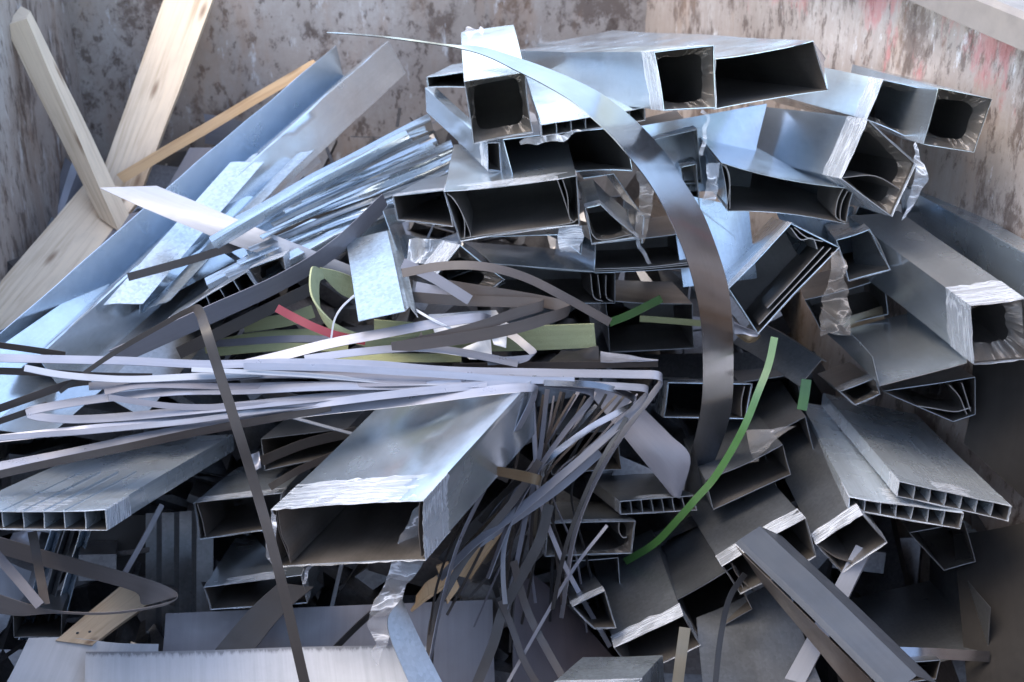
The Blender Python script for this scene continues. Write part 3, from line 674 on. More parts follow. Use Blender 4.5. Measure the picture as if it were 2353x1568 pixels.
strip("short grey strip slanting down into the folded brown ones", [(925, 604, 2.7), (1000, 640, 2.68), (1080, 690, 2.66)], 24, GREYP, .004)
strip("grey strip lying flat behind the slanting short one", [(955, 660, 2.74), (1030, 676, 2.74), (1110, 690, 2.74)], 26, LILAC, .012)
strip("thin brown strip arching over the dark centre", [(924, 628, 2.62), (1018, 611, 2.6), (1112, 613, 2.58), (1206, 638, 2.57), (1299, 684, 2.56), (1402, 742, 2.56)], 20, BROWN, .006)
strip("looped grey strip with rounded end below the square cut foam", [(1120, 745, 2.7), (1168, 765, 2.67), (1205, 792, 2.63), (1226, 815, 2.6), (1190, 826, 2.59), (1120, 830, 2.58)], 18, GREYP, .004)
strip("brown edged strip running right at the top of the pale bundle", [(1040, 843, 2.62), (1200, 841, 2.62), (1380, 838, 2.62), (1512, 836, 2.62)], 16, BROWN, 0)
sheet("pale triangular offcut at the right end of the bundle", [(1380, 808, 2.66), (1512, 827, 2.62), (1512, 831, 2.61), (1380, 832, 2.61)], LILAC, "triangular_offcut", "offcut")
sheet("dark triangular offcut under the square cut foam end", [(1290, 806, 2.7), (1375, 800, 2.7), (1380, 832, 2.66), (1250, 836, 2.64)], DKBRN, "triangular_offcut", "offcut")

# ------------------------------------------------------------------ the pale bundle across the left
S_ = "strips in the pale bundle"
for lab, pts, ww, mm, tl in [
    ("pale strip of the bundle ending in the farthest right fold", [(-30, 822, 2.42), (130, 826, 2.42), (300, 830, 2.43), (480, 838, 2.44), (660, 834, 2.45), (850, 838, 2.46), (1000, 850, 2.47), (1228, 857, 2.48), (1440, 860, 2.5), (1519, 866, 2.5), (1500, 905, 2.52, 14), (1440, 985, 2.5, 13), (1375, 1090, 2.46, 12), (1320, 1230, 2.42, 10), (1290, 1420, 2.36, 9)], 21, LILAC, TILT),
    ("pale strip folding down just right of the taped duct's far end", [(-30, 1078, 2.28), (150, 1044, 2.30), (330, 1006, 2.33), (520, 972, 2.36), (735, 944, 2.39), (900, 926, 2.4), (1080, 903, 2.41), (1214, 891, 2.42), (1227, 908, 2.44, 14), (1200, 968, 2.42, 12), (1150, 1060, 2.38, 9), (1100, 1150, 2.35, 8), (1050, 1260, 2.3, 7), (1012, 1400, 2.25, 6), (988, 1520, 2.2, 6)], 24, LILAC, TILT),
    ("strip brown at its left end crossing to the middle right fold", [(204, 887, 2.40), (400, 876, 2.41), (530, 866, 2.42), (643, 861, 2.43), (860, 864, 2.44), (1080, 870, 2.45), (1200, 876, 2.46), (1310, 888, 2.46), (1362, 903, 2.46), (1350, 930, 2.47, 13), (1300, 990, 2.45, 11), (1240, 1075, 2.42, 10), (1175, 1190, 2.38, 9), (1120, 1330, 2.3, 8)], 21, GREYP, TILT),
    ("pale strip second from the bottom of the bundle", [(-30, 1012, 2.31), (150, 992, 2.32), (266, 980, 2.33), (520, 953, 2.36), (735, 928, 2.38), (900, 907, 2.4), (1075, 889, 2.42), (1200, 880, 2.44)], 20, LILAC, .006),
    ("hairpin strip looping back at the left of the bundle", [(1120, 880, 2.43), (940, 886, 2.42), (760, 888, 2.40), (560, 897, 2.39), (406, 900, 2.38), (250, 914, 2.37), (130, 932, 2.36), (60, 950, 2.35), (120, 962, 2.33), (220, 963, 2.34), (400, 948, 2.35), (560, 932, 2.365), (760, 912, 2.39), (960, 896, 2.41)], 21, LILAC, TILT),
    ("short pale strip low under the upper left of the bundle", [(56, 845, 2.38), (130, 860, 2.38), (203, 868, 2.38), (300, 872, 2.385), (440, 866, 2.40), (600, 858, 2.42)], 17, WHITE, TILT),
    ("dark strip crossing under the upper left of the bundle", [(-20, 852, 2.42), (90, 856, 2.42), (220, 864, 2.43), (350, 866, 2.44)], 18, BROWN, 0),
    ("dark brown strip rising from the left edge into the bundle", [(-30, 950, 2.36), (75, 912, 2.38), (155, 884, 2.4), (210, 876, 2.41)], 20, BROWN, 0),
    ("lowest dark strip at the left edge of the bundle", [(-30, 978, 2.34), (40, 955, 2.35), (110, 930, 2.37)], 16, DKBRN, 0),
    ("dark strip along the top left edge of the bundle", [(-30, 790, 2.46), (60, 802, 2.46), (150, 816, 2.46)], 16, DKBRN, 0),
    ("narrow white strip in the heart of the bundle", [(440, 850, 2.40), (700, 862, 2.42), (900, 878, 2.43), (1100, 882, 2.44)], 12, WHITE, TILT),
    ("grey shaded strip in the heart of the bundle", [(560, 842, 2.41), (760, 846, 2.42), (960, 858, 2.43), (1180, 872, 2.44), (1320, 874, 2.45)], 18, LILAC, .004),
    ("pale strip with a fold just inside the farthest one", [(1060, 868, 2.44), (1200, 870, 2.45), (1337, 884, 2.46), (1440, 889, 2.47), (1488, 896, 2.48), (1470, 925, 2.49, 15), (1415, 985, 2.46, 16), (1290, 1093, 2.42, 18), (1181, 1182, 2.38, 20), (1090, 1250, 2.34), (1010, 1330, 2.3)], 18, LILAC, TILT),
    ("glossy strip curving from the bundle down to the bronze clip", [(1250, 880, 2.44), (1362, 884, 2.45), (1430, 902, 2.46), (1458, 922, 2.47), (1420, 948, 2.47), (1353, 986, 2.46), (1244, 1066, 2.44), (1165, 1128, 2.42), (1103, 1200, 2.38)], 16, BUFF, .008),
    ("grey strip under the bundle above the spangled panel", [(250, 915, 2.34), (420, 935, 2.35), (640, 930, 2.37), (820, 915, 2.39)], 16, GREYP, .004),
    ("dark strip slanting under the bundle toward the duct", [(580, 890, 2.42), (680, 915, 2.42), (760, 930, 2.42)], 18, BROWN, 0),
    ("lilac strip lowest of all along the left of the bundle", [(-30, 1010, 2.26), (90, 1000, 2.28), (220, 990, 2.3), (420, 970, 2.32), (600, 945, 2.36), (800, 920, 2.39)], 14, LILAC, TILT),
    ("brown strip lowest at the left edge over the spangled panel", [(-30, 1098, 2.26), (100, 1068, 2.27), (260, 1034, 2.29), (420, 1000, 2.31), (600, 966, 2.345), (760, 938, 2.385)], 20, BROWN, 0),
    ("bowed grey strip between the hairpin and the brown ended strip", [(240, 900, 2.37), (330, 885, 2.38), (520, 888, 2.39), (760, 884, 2.41), (980, 880, 2.43)], 16, GREYP, .008),
]:
    strip(lab, pts, ww * .88, mm, tl, group=S_)
strip("brown strip folded over at its top and hanging to the bottom edge", [(137, 900, 2.38, 10), (219, 840, 2.4, 11), (287, 796, 2.42, 12), (370, 748, 2.43, 12), (434, 713, 2.42, 13), (456, 713, 2.38), (474, 760, 2.31), (505, 860, 2.27), (550, 1000, 2.22), (590, 1130, 2.18), (640, 1310, 2.1), (705, 1590, 2.0)], 24, DKBRN, .001)

# ------------------------------------------------------------------ hanging strips in the lower middle
H_ = "strips hanging below the bundle"
for lab, pts, ww, mm in [
    ("lilac hanging strip nearest the taped duct", [(1258, 895, 2.5), (1238, 1060, 2.46), (1206, 1200, 2.42), (1180, 1330, 2.36), (1162, 1400, 2.32)], 13, GREYP),
    ("thin hanging strip running down past the bronze clip", [(1290, 900, 2.52), (1250, 1040, 2.48), (1225, 1180, 2.44), (1215, 1330, 2.4)], 8, BROWN),
    ("grey hanging strip bent outward to the lower right", [(1222, 900, 2.52), (1239, 1131, 2.44), (1282, 1265, 2.4), (1332, 1365, 2.36), (1402, 1486, 2.3)], 13, LILAC),
    ("straight silver strip crossing the others to the bottom edge", [(1395, 1208, 2.42), (1310, 1320, 2.36), (1195, 1520, 2.25), (1150, 1600, 2.2)], 9, LILAC),
    ("brown curved strip reaching the bottom edge right of the dark one", [(1180, 1290, 2.36), (1198, 1362, 2.34), (1228, 1440, 2.3), (1306, 1580, 2.2)], 22, BROWN),
    ("shorter brown curved strip just left of the longer one", [(1150, 1380, 2.32), (1172, 1430, 2.3), (1205, 1520, 2.24), (1246, 1590, 2.2)], 19, BROWN),
    ("black glossy strip hanging from the right fold", [(1440, 960, 2.46), (1370, 1080, 2.42), (1320, 1197, 2.38), (1292, 1290, 2.34), (1270, 1400, 2.3)], 12, BLACK),
    ("brown strip bowing down beside the torn film", [(1240, 1060, 2.4), (1176, 1156, 2.38), (1083, 1265, 2.34), (1033, 1344, 2.3), (996, 1424, 2.26), (986, 1535, 2.2)], 22, BROWN),
    ("broad dark strip reaching the bottom edge at the middle", [(1262, 1160, 2.42), (1236, 1253, 2.38), (1161, 1392, 2.32), (1132, 1484, 2.27), (1084, 1600, 2.2)], 30, DKBRN),
    ("pale blade shaped strip pointing down in the middle", [(1174, 1195, 2.38), (1158, 1260, 2.35), (1156, 1325, 2.32), (1161, 1388, 2.3)], 13, WHITE),
    ("short lilac strip rising from the middle to the folds", [(1098, 1252, 2.36), (1176, 1198, 2.4), (1286, 1122, 2.43), (1380, 1040, 2.46)], 22, GREYP),
    ("thread thin strip left of the bowed brown one", [(1135, 1070, 2.38), (1052, 1218, 2.33), (1005, 1343, 2.28), (986, 1460, 2.22)], 6, DKBRN),
    ("thin dark line of strip behind the pale blade", [(1210, 1230, 2.42), (1180, 1370, 2.38), (1172, 1500, 2.3)], 6, BLACK),
    ("narrow grey strip between the taped duct and the clip", [(1330, 900, 2.54), (1262, 1010, 2.52), (1190, 1120, 2.48), (1130, 1240, 2.42)], 10, GREYP),
    ("narrow teal strip behind the hanging ones", [(1370, 930, 2.55), (1280, 1040, 2.52), (1210, 1160, 2.48)], 11, BUFF),
    ("dark band sloping up from the film to the clip", [(1015, 1290, 2.44), (1110, 1190, 2.48), (1200, 1100, 2.52)], 30, BLACK),
]:
    strip(lab, pts, ww * .8, mm, .003, group=H_)
FN = ["first", "second", "third", "fourth", "fifth", "sixth", "seventh", "eighth", "ninth", "tenth", "eleventh", "twelfth"]
for i, nm in enumerate(FN):
    x0 = 1225 + 24 * i; x1 = 1040 + 31 * i + rnd.uniform(-14, 14); xm = 1195 + 9 * i + rnd.uniform(-22, 22); Yb = 2.54 + .01 * (i % 4)
    strip("hair thin strip of the hanging fan, %s from the left at its top" % nm, [(x0, 902 + 4 * (i % 3), Yb), ((x0 + xm) / 2 + rnd.uniform(-8, 8), 1010, Yb - .02), (xm, 1130 + rnd.uniform(-30, 30), Yb - .05), ((xm + x1) / 2 + rnd.uniform(-14, 14), 1270, Yb - .1), (x1, 1390 + rnd.uniform(-30, 70), Yb - .16)],
          rnd.uniform(3.5, 7), (BROWN, DKBRN, GREYP, BLACK)[i % 4], .002, group=H_)
band("bent bronze clip crossing the hanging strips", [(1143, 1072), (1190, 1080), (1240, 1092), (1246, 1100)], [(1139, 1092), (1186, 1103), (1234, 1115), (1240, 1122)], [2.34, 2.34, 2.34, 2.38], BRONZE, "bronze_clip", "clip")
for lab, q in [("tan board offcut standing beside the torn film, the largest one", [(1188, 1175, 2.52), (1145, 1205, 2.5), (1040, 1320, 2.44), (1080, 1330, 2.42)]), ("small tan board offcut below the largest tan one", [(1003, 1300, 2.42), (1030, 1290, 2.42), (1055, 1350, 2.4), (1028, 1388, 2.38)]), ("slim tan offcut lowest beside the torn film", [(960, 1370, 2.42), (1000, 1320, 2.42), (1020, 1345, 2.4), (945, 1405, 2.38)])]:
    sheet(lab, q, PEACH if 0 else OCHRE, "board_offcut", "offcut", t=.006, group="tan board offcuts")
band("dark bowed steel arch in the shadow behind the hanging strips", [(1040, 1350), (1080, 1300), (1130, 1305), (1150, 1370)], [(1060, 1370), (1085, 1335), (1120, 1335), (1140, 1375)], [2.5, 2.5, 2.52, 2.54], DARKM, "steel_arch", "offcut")

# ------------------------------------------------------------------ front left: taped duct, celled panel, what lies around them
main = duct("wide galvanised duct with taped dented end nearest to the camera", [(627, 1171), (975, 1148), (977, 1286), (634, 1302)], 2.25, (905, 900, 2.85), tape=.085, bow=.03, dent=(.30, .52, .010, .055), rise=.10,
     folds=[[(.015, .03), (.03, .4), (.075, .75), (.10, .97)], [(.03, .05), (.045, .45), (.085, .7), (.09, .9)], [(.965, .05), (.955, .5), (.97, .97)]])
c_, ax_, uvp_ = GEO[main.name]
band(None, [(966, 1152), (938, 1192), (920, 1232), (904, 1280), (880, 1350), (850, 1408), (850, 1450), (866, 1475), (856, 1505), (866, 1528)], [(985, 1172), (1000, 1200), (985, 1250), (968, 1300), (942, 1332), (920, 1390), (905, 1440), (892, 1475), (878, 1500), (870, 1527)], [2.235, 2.22, 2.20, 2.19, 2.18, 2.17, 2.165, 2.16, 2.155, 2.15], FILM, "torn_film", crumple=.006, parent=main, cross=9)
band(None, [(975, 1140), (990, 1130), (1008, 1140), (1018, 1180)], [(980, 1200), (992, 1215), (1012, 1235), (1016, 1232)], [2.24, 2.24, 2.26, 2.28], FILM, "torn_film", crumple=.006, parent=main, cross=8)
band(None, [(626, 1176), (618, 1230), (612, 1275), (622, 1295), (632, 1305)], [(634, 1180), (633, 1235), (632, 1275), (636, 1290), (640, 1302)], [2.24, 2.235, 2.235, 2.235], FILM, "torn_film", crumple=.008, parent=main)
strip(None, [(716, 1300, 2.26), (704, 1312, 2.255), (702, 1330, 2.25), (697, 1342, 2.25)], 7, FILM, 0, "torn_film", parent=main, wob=.005)
band(None, [(842, 1250), (862, 1240), (882, 1214)], [(846, 1256), (880, 1262), (912, 1228)], [2.42], PAPER, "tape_scrap", crumple=.004, parent=main)
duct("broad celled panel with whitish taped end at the left edge", [(-92, 1172), (240, 1172), (245, 1218), (-90, 1212)], 2.15, (285, 1000, 2.95), tape=.13, rise=.15, cells=7, name="cellular_panel", cat="celled panel", mat=PANEL)
duct("shorter duct behind the brown hanging strip left of the taped one", [(448, 1156), (646, 1134), (640, 1213), (461, 1238)], 2.55, (545, 1075, 2.95), tape=.06, rise=.05, folds=[[(.02, .05), (.05, .5), (.06, .97)]])
duct("lower duct with bluish top half hidden by the brown strip", [(470, 1350), (692, 1322), (706, 1385), (486, 1400)], 2.4, (545, 1235, 2.85), tape=.06, rise=.05)
duct("dark duct crossing behind the taped duct's left side", [(600, 1010), (800, 985), (812, 1040), (610, 1080)], 2.75, (700, 930, 3.2), tape=0, mat=DARKM)
profile("ridged galvanised sheet standing upright behind the lower duct", [(335, 1500), (360, 1498, .01), (372, 1498), (400, 1496, .01), (412, 1496), (440, 1492, .01), (452, 1492), (490, 1490)], 2.6, (335, 1180, 2.75), DARKM, "ridged_sheet", "sheet")
profile("dark sheet standing in for the shaded gap under the celled panel", [(180, 1420), (330, 1420, .02)], 2.75, (200, 1180, 2.9), DKBRN, "metal_sheet", "sheet")  # dark interior behind the panel, given as a dark sheet
strip("thin grey rod slanting down from the celled panel", [(372, 1160, 2.5), (330, 1240, 2.45), (285, 1320, 2.4)], 12, GREYP, 0, "thin_strip", "rod", None, .004)
strip("thin bright edged strip poking left of the taped duct", [(665, 958, 2.5), (740, 978, 2.52), (830, 1003, 2.55)], 6, WHITE, .008)
strip("dark strip leaning among the pieces left of the taped duct", [(600, 1060, 2.6), (700, 1020, 2.6), (820, 990, 2.62)], 22, DKBRN, 0)
strip("brown bowed strip just left of the taped duct", [(620, 1120, 2.58), (690, 1080, 2.58), (780, 1040, 2.6)], 16, BROWN, 0)
sheet("bright scrap corner beside the celled panel's far end", [(566, 1052, 2.55), (594, 1036, 2.56), (600, 1075, 2.54), (580, 1090, 2.52)], LILAC)
band("large brown looped strip at the lower left with a rounded tip", [(-40, 1222), (94, 1262), (190, 1288), (310, 1322), (380, 1346), (409, 1368), (380, 1386), (300, 1402), (220, 1408), (120, 1402), (40, 1380), (-40, 1352)], [(-40, 1262), (94, 1300), (190, 1325), (310, 1360), (330, 1390), (407, 1372), (380, 1391), (300, 1407), (220, 1413), (120, 1410), (40, 1415), (-40, 1402)],
     [2.4, 2.36, 2.33, 2.28, 2.24, 2.2, 2.14, 2.1, 2.08, 2.08, 2.08, 2.08], LOOPM, "looped_strip", "strip")
strip("brown upright strip under the celled panel meeting the grey one", [(74, 1222, 2.2), (90, 1310, 2.14), (104, 1390, 2.06)], 22, BROWN, .002)
strip("grey strip slanting to meet the brown upright one at left", [(-20, 1262, 2.2), (40, 1330, 2.13), (92, 1392, 2.05)], 24, GREYP, .004)
sheet("blue white sheet glowing in the corner at left below the celled panel", [(-30, 1275, 2.7), (74, 1312, 2.72), (52, 1405, 2.6), (-30, 1370, 2.6)], WHITE)
sheet("small pale sheet just under the celled panel at left", [(30, 1222, 2.72), (95, 1222, 2.72), (80, 1262, 2.66), (20, 1245, 2.66)], LILAC)
for k, (x, lab) in enumerate([(118, "leftmost of the grey profiles leaning behind the big loop"), (150, "middle grey profile leaning behind the big loop"), (186, "rightmost of the grey profiles leaning behind the big loop")]):
    profile(lab, [(x - 75, 1470), (x - 62, 1472, .03), (x - 50, 1470)], 2.5 + .02 * k, (x, 1215, 2.8), (GALVR, DARKM, GALVR)[k], group="grey profiles behind the loop")
duct("brown shaded duct stub at the lower left corner", [(32, 1412), (140, 1408), (140, 1462), (34, 1464)], 2.42, (62, 1360, 2.7), tape=0, mat=DARKM)

# bottom sheets
sheet("pale sheet with slanting left side at the bottom left corner", [(66, 1467, 2.31), (364, 1482, 2.34), (362, 1640, 2.14), (-24, 1640, 2.10)], PALE, bow=.010)
sheet("wide pale sheet with smudged top edge along the bottom", [(197, 1498, 2.26), (985, 1486, 2.29), (1010, 1680, 2.06), (190, 1680, 2.06)], SMUDGE, bow=.008)
sheet("lilac sheet standing behind the smudged one under the taped duct", [(381, 1410, 2.44), (1132, 1378, 2.50), (1140, 1600, 2.32), (366, 1600, 2.32)], GREYP, bow=.010)
band("shadow band built as a dark strip across the lilac sheet", [(640, 1340), (570, 1405), (480, 1510)], [(720, 1350), (650, 1412), (570, 1512)], [2.40, 2.35, 2.28], DKBRN, "shadow_band", "bar", t=.01)  # diagonal shadow on the sheet, built as a dark band
strip("thin dark strip slanting over the lilac sheet", [(884, 1384, 2.44), (820, 1440, 2.37), (752, 1508, 2.28)], 12, BLACK, 0, "thin_strip", "rod", None, .005)  # narrow dark line laid over the sheet as a strip
band("narrow teal glass like plate hanging at the bottom middle", [(922, 1376), (890, 1440), (948, 1590)], [(924, 1382), (965, 1470), (1032, 1600)], [2.14, 2.08, 2.0], DARKM, "narrow_plate", "plate", t=.003)
sheet("brown purple plate sloping down in the lower middle", [(1186, 1285, 2.5), (1275, 1362, 2.5), (1490, 1600, 2.3), (1180, 1620, 2.25)], paint("purple_primer", (.085, .07, .078), .4, .5), bow=.004)

# ------------------------------------------------------------------ lower middle right, in the heap's shade
duct("plain duct behind the foot of the hoop", [(1538, 881), (1725, 884), (1713, 962), (1527, 958)], 2.85, (1498, 865, 3.3), tape=.06, mat=GALVR, folds=[[(.93, .05), (.92, .5), (.95, .95)]])
band("flat lilac strip with rounded lower end beside the hoop foot", [(1330, 870), (1370, 924), (1440, 1012), (1500, 1085), (1545, 1140)], [(1440, 890), (1478, 938), (1540, 1000), (1586, 1052), (1562, 1146)], [2.7, 2.66, 2.6, 2.56, 2.53], GREYP, "flat_strip", "strip", cam_=.006)
duct("small seven celled panel with rounded corner under the hoop foot", [(1426, 1153), (1592, 1140), (1600, 1172), (1428, 1181)], 2.52, (1330, 1085, 2.95), tape=.05, cells=7, name="cellular_panel", cat="celled panel", mat=DARKM, bow=.0)
duct("dark duct with a hooked flap inside below the small celled panel", [(1260, 1204), (1459, 1198), (1450, 1271), (1256, 1277)], 2.48, (1215, 1150, 2.9), tape=.04, mat=DARKM, hole=.1, folds=[[(.82, .02), (.83, .3), (.88, .5), (.93, .5)]])
strip("long green plastic strap curving down right of the hoop", [(1780, 776, 2.5), (1766, 840, 2.47), (1741, 905, 2.44), (1715, 970, 2.42), (1681, 1035, 2.41), (1640, 1100, 2.41), (1600, 1146, 2.42), (1560, 1192, 2.44), (1505, 1248, 2.48), (1436, 1292, 2.54)], 17, LIME2, .004, "plastic_strap", "strap", "green plastic straps")
strip("short green strap end beside the olive lit duct", [(1853, 872, 2.62), (1848, 910, 2.6), (1842, 942, 2.58)], 23, GREEN, 0, "plastic_strap", "strap", "green plastic straps")
strip("dim green strap deep in the dark centre", [(1400, 742, 2.72), (1450, 722, 2.74), (1520, 686, 2.78)], 18, GREEN, 0, "plastic_strap", "strap", "green plastic straps")
strip("faint yellow green strap under the dim one in the dark centre", [(1470, 733, 2.85), (1540, 738, 2.85), (1610, 744, 2.86)], 14, OLIVE, 0, "plastic_strap", "strap", "green plastic straps")
duct("tilted open duct with folded rims under the wide dark mouth", [(1674, 664), (1818, 515), (1926, 570), (1742, 766)], 2.6, (1650, 630, 3.05), tape=.10, mat=GALVR, bow=.01, folds=[[(.2, .80), (.5, .80), (.95, .78)], [(.05, .9), (.5, .9), (.97, .9)], [(.96, .05), (.9, .35), (.97, .5), (.9, .72)], [(.98, .1), (.95, .4), (.99, .7)]])
band("dusty clear film hanging from the tilted open duct", [(1915, 585), (1900, 650), (1890, 720), (1886, 768)], [(1938, 580), (1946, 650), (1954, 715), (1956, 768)], [2.58, 2.57, 2.57, 2.57], FILMB, "plastic_film", "film", crumple=.008)
duct("dark boxed duct with blue lip right of the tilted one", [(1922, 552), (1998, 528), (2046, 620), (1950, 646)], 2.78, (1880, 500, 3.2), tape=.05, mat=GALVR, folds=[[(.95, .0), (1.05, .25), (1.0, .97)]])
duct("dark open box below the blue lipped duct", [(1850, 690), (2030, 640), (2040, 722), (1888, 760)], 2.9, (1830, 640, 3.3), tape=0, mat=DARKM)
duct("long bright topped duct sloping down to the right edge", [(2230, 703), (2352, 688), (2358, 824), (2240, 834)], 2.5, (1950, 497, 3.15), tape=.08, rise=.04, hole=.3)
profile("tall channel lying along the skip's right wall", [(2400, 720), (2400, 610, .0), (2385, 596, .05), (2420, 590, .08)], 2.55, (2075, 522, 3.15), GALVR)
duct("blue flat duct end behind the tilted square duct", [(1975, 470), (2080, 500), (2070, 520), (1962, 500)], 3.0, (1940, 440, 3.4), tape=.05)
# the open tray: back wall, floor, two sides
profile("open tray of thin sheet with raised sides at the right", [(2005, 820), (2021, 888, -.02), (2222, 834, .02), (2212, 760, .04)], 2.52, (1886, 706, 2.85), GALV, "sheet_tray", "tray", wavy=.002)
sheet("sunlight tinted end plate standing at the back of the open tray", [(1887, 748, 2.86), (2027, 703, 2.88), (2034, 741, 2.87), (1934, 774, 2.85)], BRONZE, "end_plate", "plate")  # warm sunlight on the plate painted in as bronze
profile("olive lit angled duct under the tilted open one", [(1837, 887), (1888, 826, .05), (1900, 830, .05)], 2.62, (1684, 790, 2.95), DARKM)
sheet("warm light patch built as a flap at the foot of the tilted open duct", [(1690, 772, 2.7), (1730, 766, 2.72), (1748, 774, 2.7), (1735, 786, 2.68)], BRONZE, "flap_or_light_patch", "offcut")  # patch of warm sunlight given as a bronze coloured flap
sheet("bluish triangular flap below the tilted open duct", [(1686, 738, 2.62), (1745, 768, 2.6), (1740, 775, 2.6), (1688, 768, 2.62)], LILAC, "flap_or_light_patch", "offcut")

duct("lower of two flat celled panels at the right", [(1952, 1142), (2210, 1178), (2202, 1214), (1951, 1170)], 2.36, (1840, 925, 2.95), tape=.08, cells=7, name="cellular_panel", cat="celled panel", mat=PANEL, group="two celled panels at the right")
duct("upper of two flat celled panels at the right", [(2068, 1107), (2320, 1162), (2313, 1196), (2063, 1140)], 2.36, (1893, 905, 2.95), tape=.06, cells=7, name="cellular_panel", cat="celled panel", mat=PANEL, group="two celled panels at the right")
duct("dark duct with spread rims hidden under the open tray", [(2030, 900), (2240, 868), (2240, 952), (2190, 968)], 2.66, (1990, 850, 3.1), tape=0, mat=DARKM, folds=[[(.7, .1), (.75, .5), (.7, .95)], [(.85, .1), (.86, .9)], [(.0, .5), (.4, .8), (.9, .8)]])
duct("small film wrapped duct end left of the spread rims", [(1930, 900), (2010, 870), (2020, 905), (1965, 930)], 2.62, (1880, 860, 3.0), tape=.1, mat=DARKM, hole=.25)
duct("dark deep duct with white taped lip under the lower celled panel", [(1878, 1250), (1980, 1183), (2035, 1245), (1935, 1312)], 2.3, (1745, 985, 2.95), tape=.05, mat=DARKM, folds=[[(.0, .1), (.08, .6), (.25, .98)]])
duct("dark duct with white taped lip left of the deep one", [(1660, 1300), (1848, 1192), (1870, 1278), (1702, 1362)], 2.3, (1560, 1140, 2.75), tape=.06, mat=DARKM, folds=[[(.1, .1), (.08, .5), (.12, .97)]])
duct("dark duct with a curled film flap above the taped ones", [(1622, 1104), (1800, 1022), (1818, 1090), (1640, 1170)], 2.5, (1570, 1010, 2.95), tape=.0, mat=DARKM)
band("grey film flap curling off the dark duct by the green strap", [(1712, 990), (1722, 1020), (1730, 1058), (1722, 1068)], [(1826, 980), (1790, 1008), (1750, 1040), (1738, 1062)], [2.46, 2.44, 2.44, 2.44], FILMB, "plastic_film", "film", crumple=.006)
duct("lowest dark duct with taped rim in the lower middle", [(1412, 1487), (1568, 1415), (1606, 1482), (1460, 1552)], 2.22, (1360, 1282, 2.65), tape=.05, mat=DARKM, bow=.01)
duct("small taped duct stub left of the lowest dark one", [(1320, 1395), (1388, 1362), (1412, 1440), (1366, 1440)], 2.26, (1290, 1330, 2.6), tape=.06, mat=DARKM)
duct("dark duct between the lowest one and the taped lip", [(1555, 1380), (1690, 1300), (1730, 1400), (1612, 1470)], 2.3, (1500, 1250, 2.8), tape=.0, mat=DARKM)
duct("pale boxed duct top poking up from the bottom edge", [(1262, 1580), (1460, 1575), (1465, 1660), (1262, 1660)], 2.0, (1340, 1512, 2.2), tape=.05, mat=SPANG)
strip("upright bronze strip with bright foot near the bottom edge", [(1574, 1442, 2.12), (1566, 1500, 2.08), (1556, 1580, 2.0)], 26, BRONZE, 0)
profile("long grey angle with scratched face slanting to the bottom edge", [(1690, 1249), (1700, 1240, -.0), (1746, 1210, .03), (1795, 1232, .04)], 2.28, (2045, 1602, 1.85), paint("scratched_grey_steel", (.055, .062, .075), .45, .4, .25), "steel_angle", "channel")
sheet("brown inner flange under the scratched grey angle", [(1691, 1254, 2.285), (2052, 1612, 1.87), (1985, 1620, 1.93), (1745, 1332, 2.3)], BROWN, "steel_flange", "channel", bow=.002)
plank("slim white bar crossing under the scratched grey angle", [(1968, 1252, 2.32), (2002, 1268, 2.32), (2004, 1270, 2.328), (1970, 1254, 2.328)], [(1786, 1590, 2.12), (1840, 1590, 2.12), (1842, 1590, 2.128), (1788, 1590, 2.128)], WHITE, "white_bar", "bar")
profile("large dark trough at the lower right", [(2000, 1560), (2270, 1494, .03), (2276, 1396, .05)], 2.22, (1900, 1390, 2.65), DARKM, "steel_trough", "channel")
strip("bright lilac edge band at the mouth of the dark trough", [(2055, 1499, 2.2), (2160, 1503, 2.2), (2274, 1509, 2.22)], 25, BUFF, .008)
profile("stepped grey sheet stacked against the right wall", [(2310, 1392), (2352, 1366, .02), (2296, 1332, .05), (2340, 1310, .06)], 2.42, (2165, 1252, 2.75), GALVR, "stepped_sheet", "sheet")
duct("dark small duct at the bottom right corner", [(2070, 1525), (2160, 1518), (2150, 1560), (2066, 1570)], 2.12, (2030, 1490, 2.4), tape=0, mat=DARKM)
duct("dark open duct below the upper celled panel", [(2090, 1225), (2215, 1200), (2240, 1290), (2170, 1310)], 2.48, (2040, 1150, 2.9), tape=0, mat=DARKM)
sheet("large added dark sheet for the shade beside the skip wall at the right", [(2238, 838, 2.70), (2460, 790, 2.52), (2480, 1260, 2.36), (2215, 1020, 2.62)], SHADE)  # added sheet, its near-black colour stands for shade on the wall
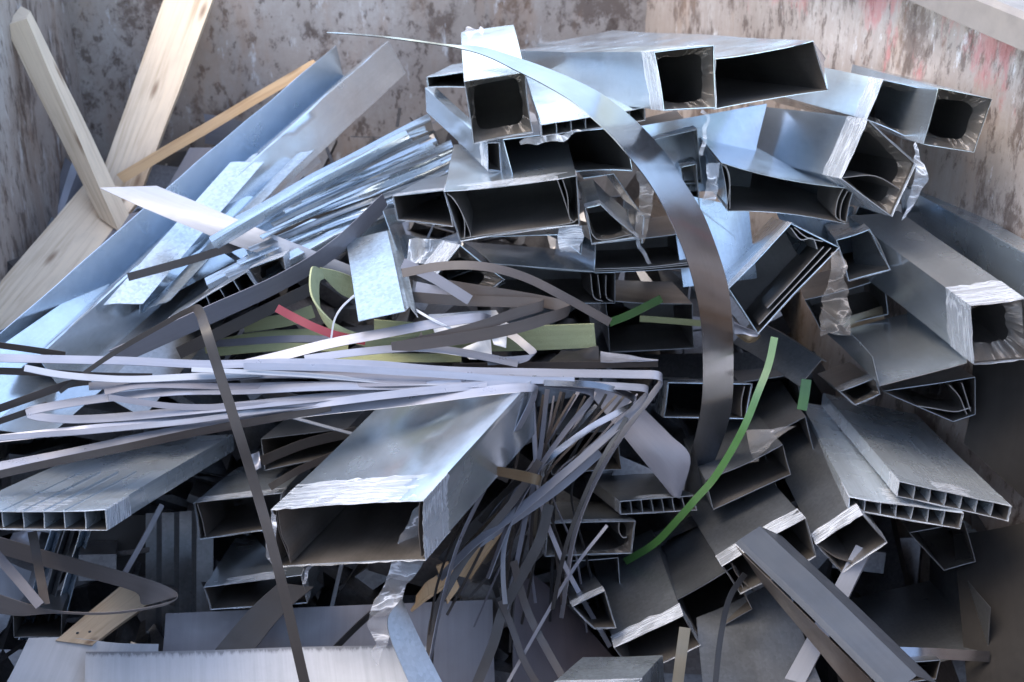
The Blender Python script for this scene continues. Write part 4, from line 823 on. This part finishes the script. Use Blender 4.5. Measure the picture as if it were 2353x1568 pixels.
sheet("added dark sheet for the shade low against the skip wall at the lower right", [(2190, 1230, 2.55), (2470, 1180, 2.40), (2480, 1680, 2.0), (2230, 1680, 2.1)], SHADE)  # second added sheet, shade painted into its colour
sheet("blue sheet filling the gap behind the tilted square duct", [(1470, 290, 3.12), (1760, 240, 3.2), (1720, 440, 3.05), (1560, 440, 3.05)], GALV)
sheet("teal sheet leaning between the hoop and the tilted open duct", [(1540, 440, 2.98), (1720, 480, 2.95), (1740, 640, 2.88), (1570, 660, 2.88)], GALVR)
sheet("blue flat sheet behind the blue lipped duct", [(1780, 480, 3.1), (2070, 470, 3.1), (2080, 560, 3.0), (1840, 600, 3.0)], GALVR)
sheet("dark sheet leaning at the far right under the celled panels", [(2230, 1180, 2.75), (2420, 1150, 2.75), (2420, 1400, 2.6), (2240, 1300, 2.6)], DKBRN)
strip("thin black band hanging among the lower right ducts", [(1712, 1318, 2.24), (1676, 1375, 2.2), (1655, 1470, 2.12), (1642, 1590, 2.0)], 13, BLACK, 0)
sheet("dark plate filling the bottom behind the scratched angle", [(1600, 1420, 2.3), (1800, 1330, 2.4), (1900, 1600, 2.1), (1620, 1620, 2.05)], DARKM)
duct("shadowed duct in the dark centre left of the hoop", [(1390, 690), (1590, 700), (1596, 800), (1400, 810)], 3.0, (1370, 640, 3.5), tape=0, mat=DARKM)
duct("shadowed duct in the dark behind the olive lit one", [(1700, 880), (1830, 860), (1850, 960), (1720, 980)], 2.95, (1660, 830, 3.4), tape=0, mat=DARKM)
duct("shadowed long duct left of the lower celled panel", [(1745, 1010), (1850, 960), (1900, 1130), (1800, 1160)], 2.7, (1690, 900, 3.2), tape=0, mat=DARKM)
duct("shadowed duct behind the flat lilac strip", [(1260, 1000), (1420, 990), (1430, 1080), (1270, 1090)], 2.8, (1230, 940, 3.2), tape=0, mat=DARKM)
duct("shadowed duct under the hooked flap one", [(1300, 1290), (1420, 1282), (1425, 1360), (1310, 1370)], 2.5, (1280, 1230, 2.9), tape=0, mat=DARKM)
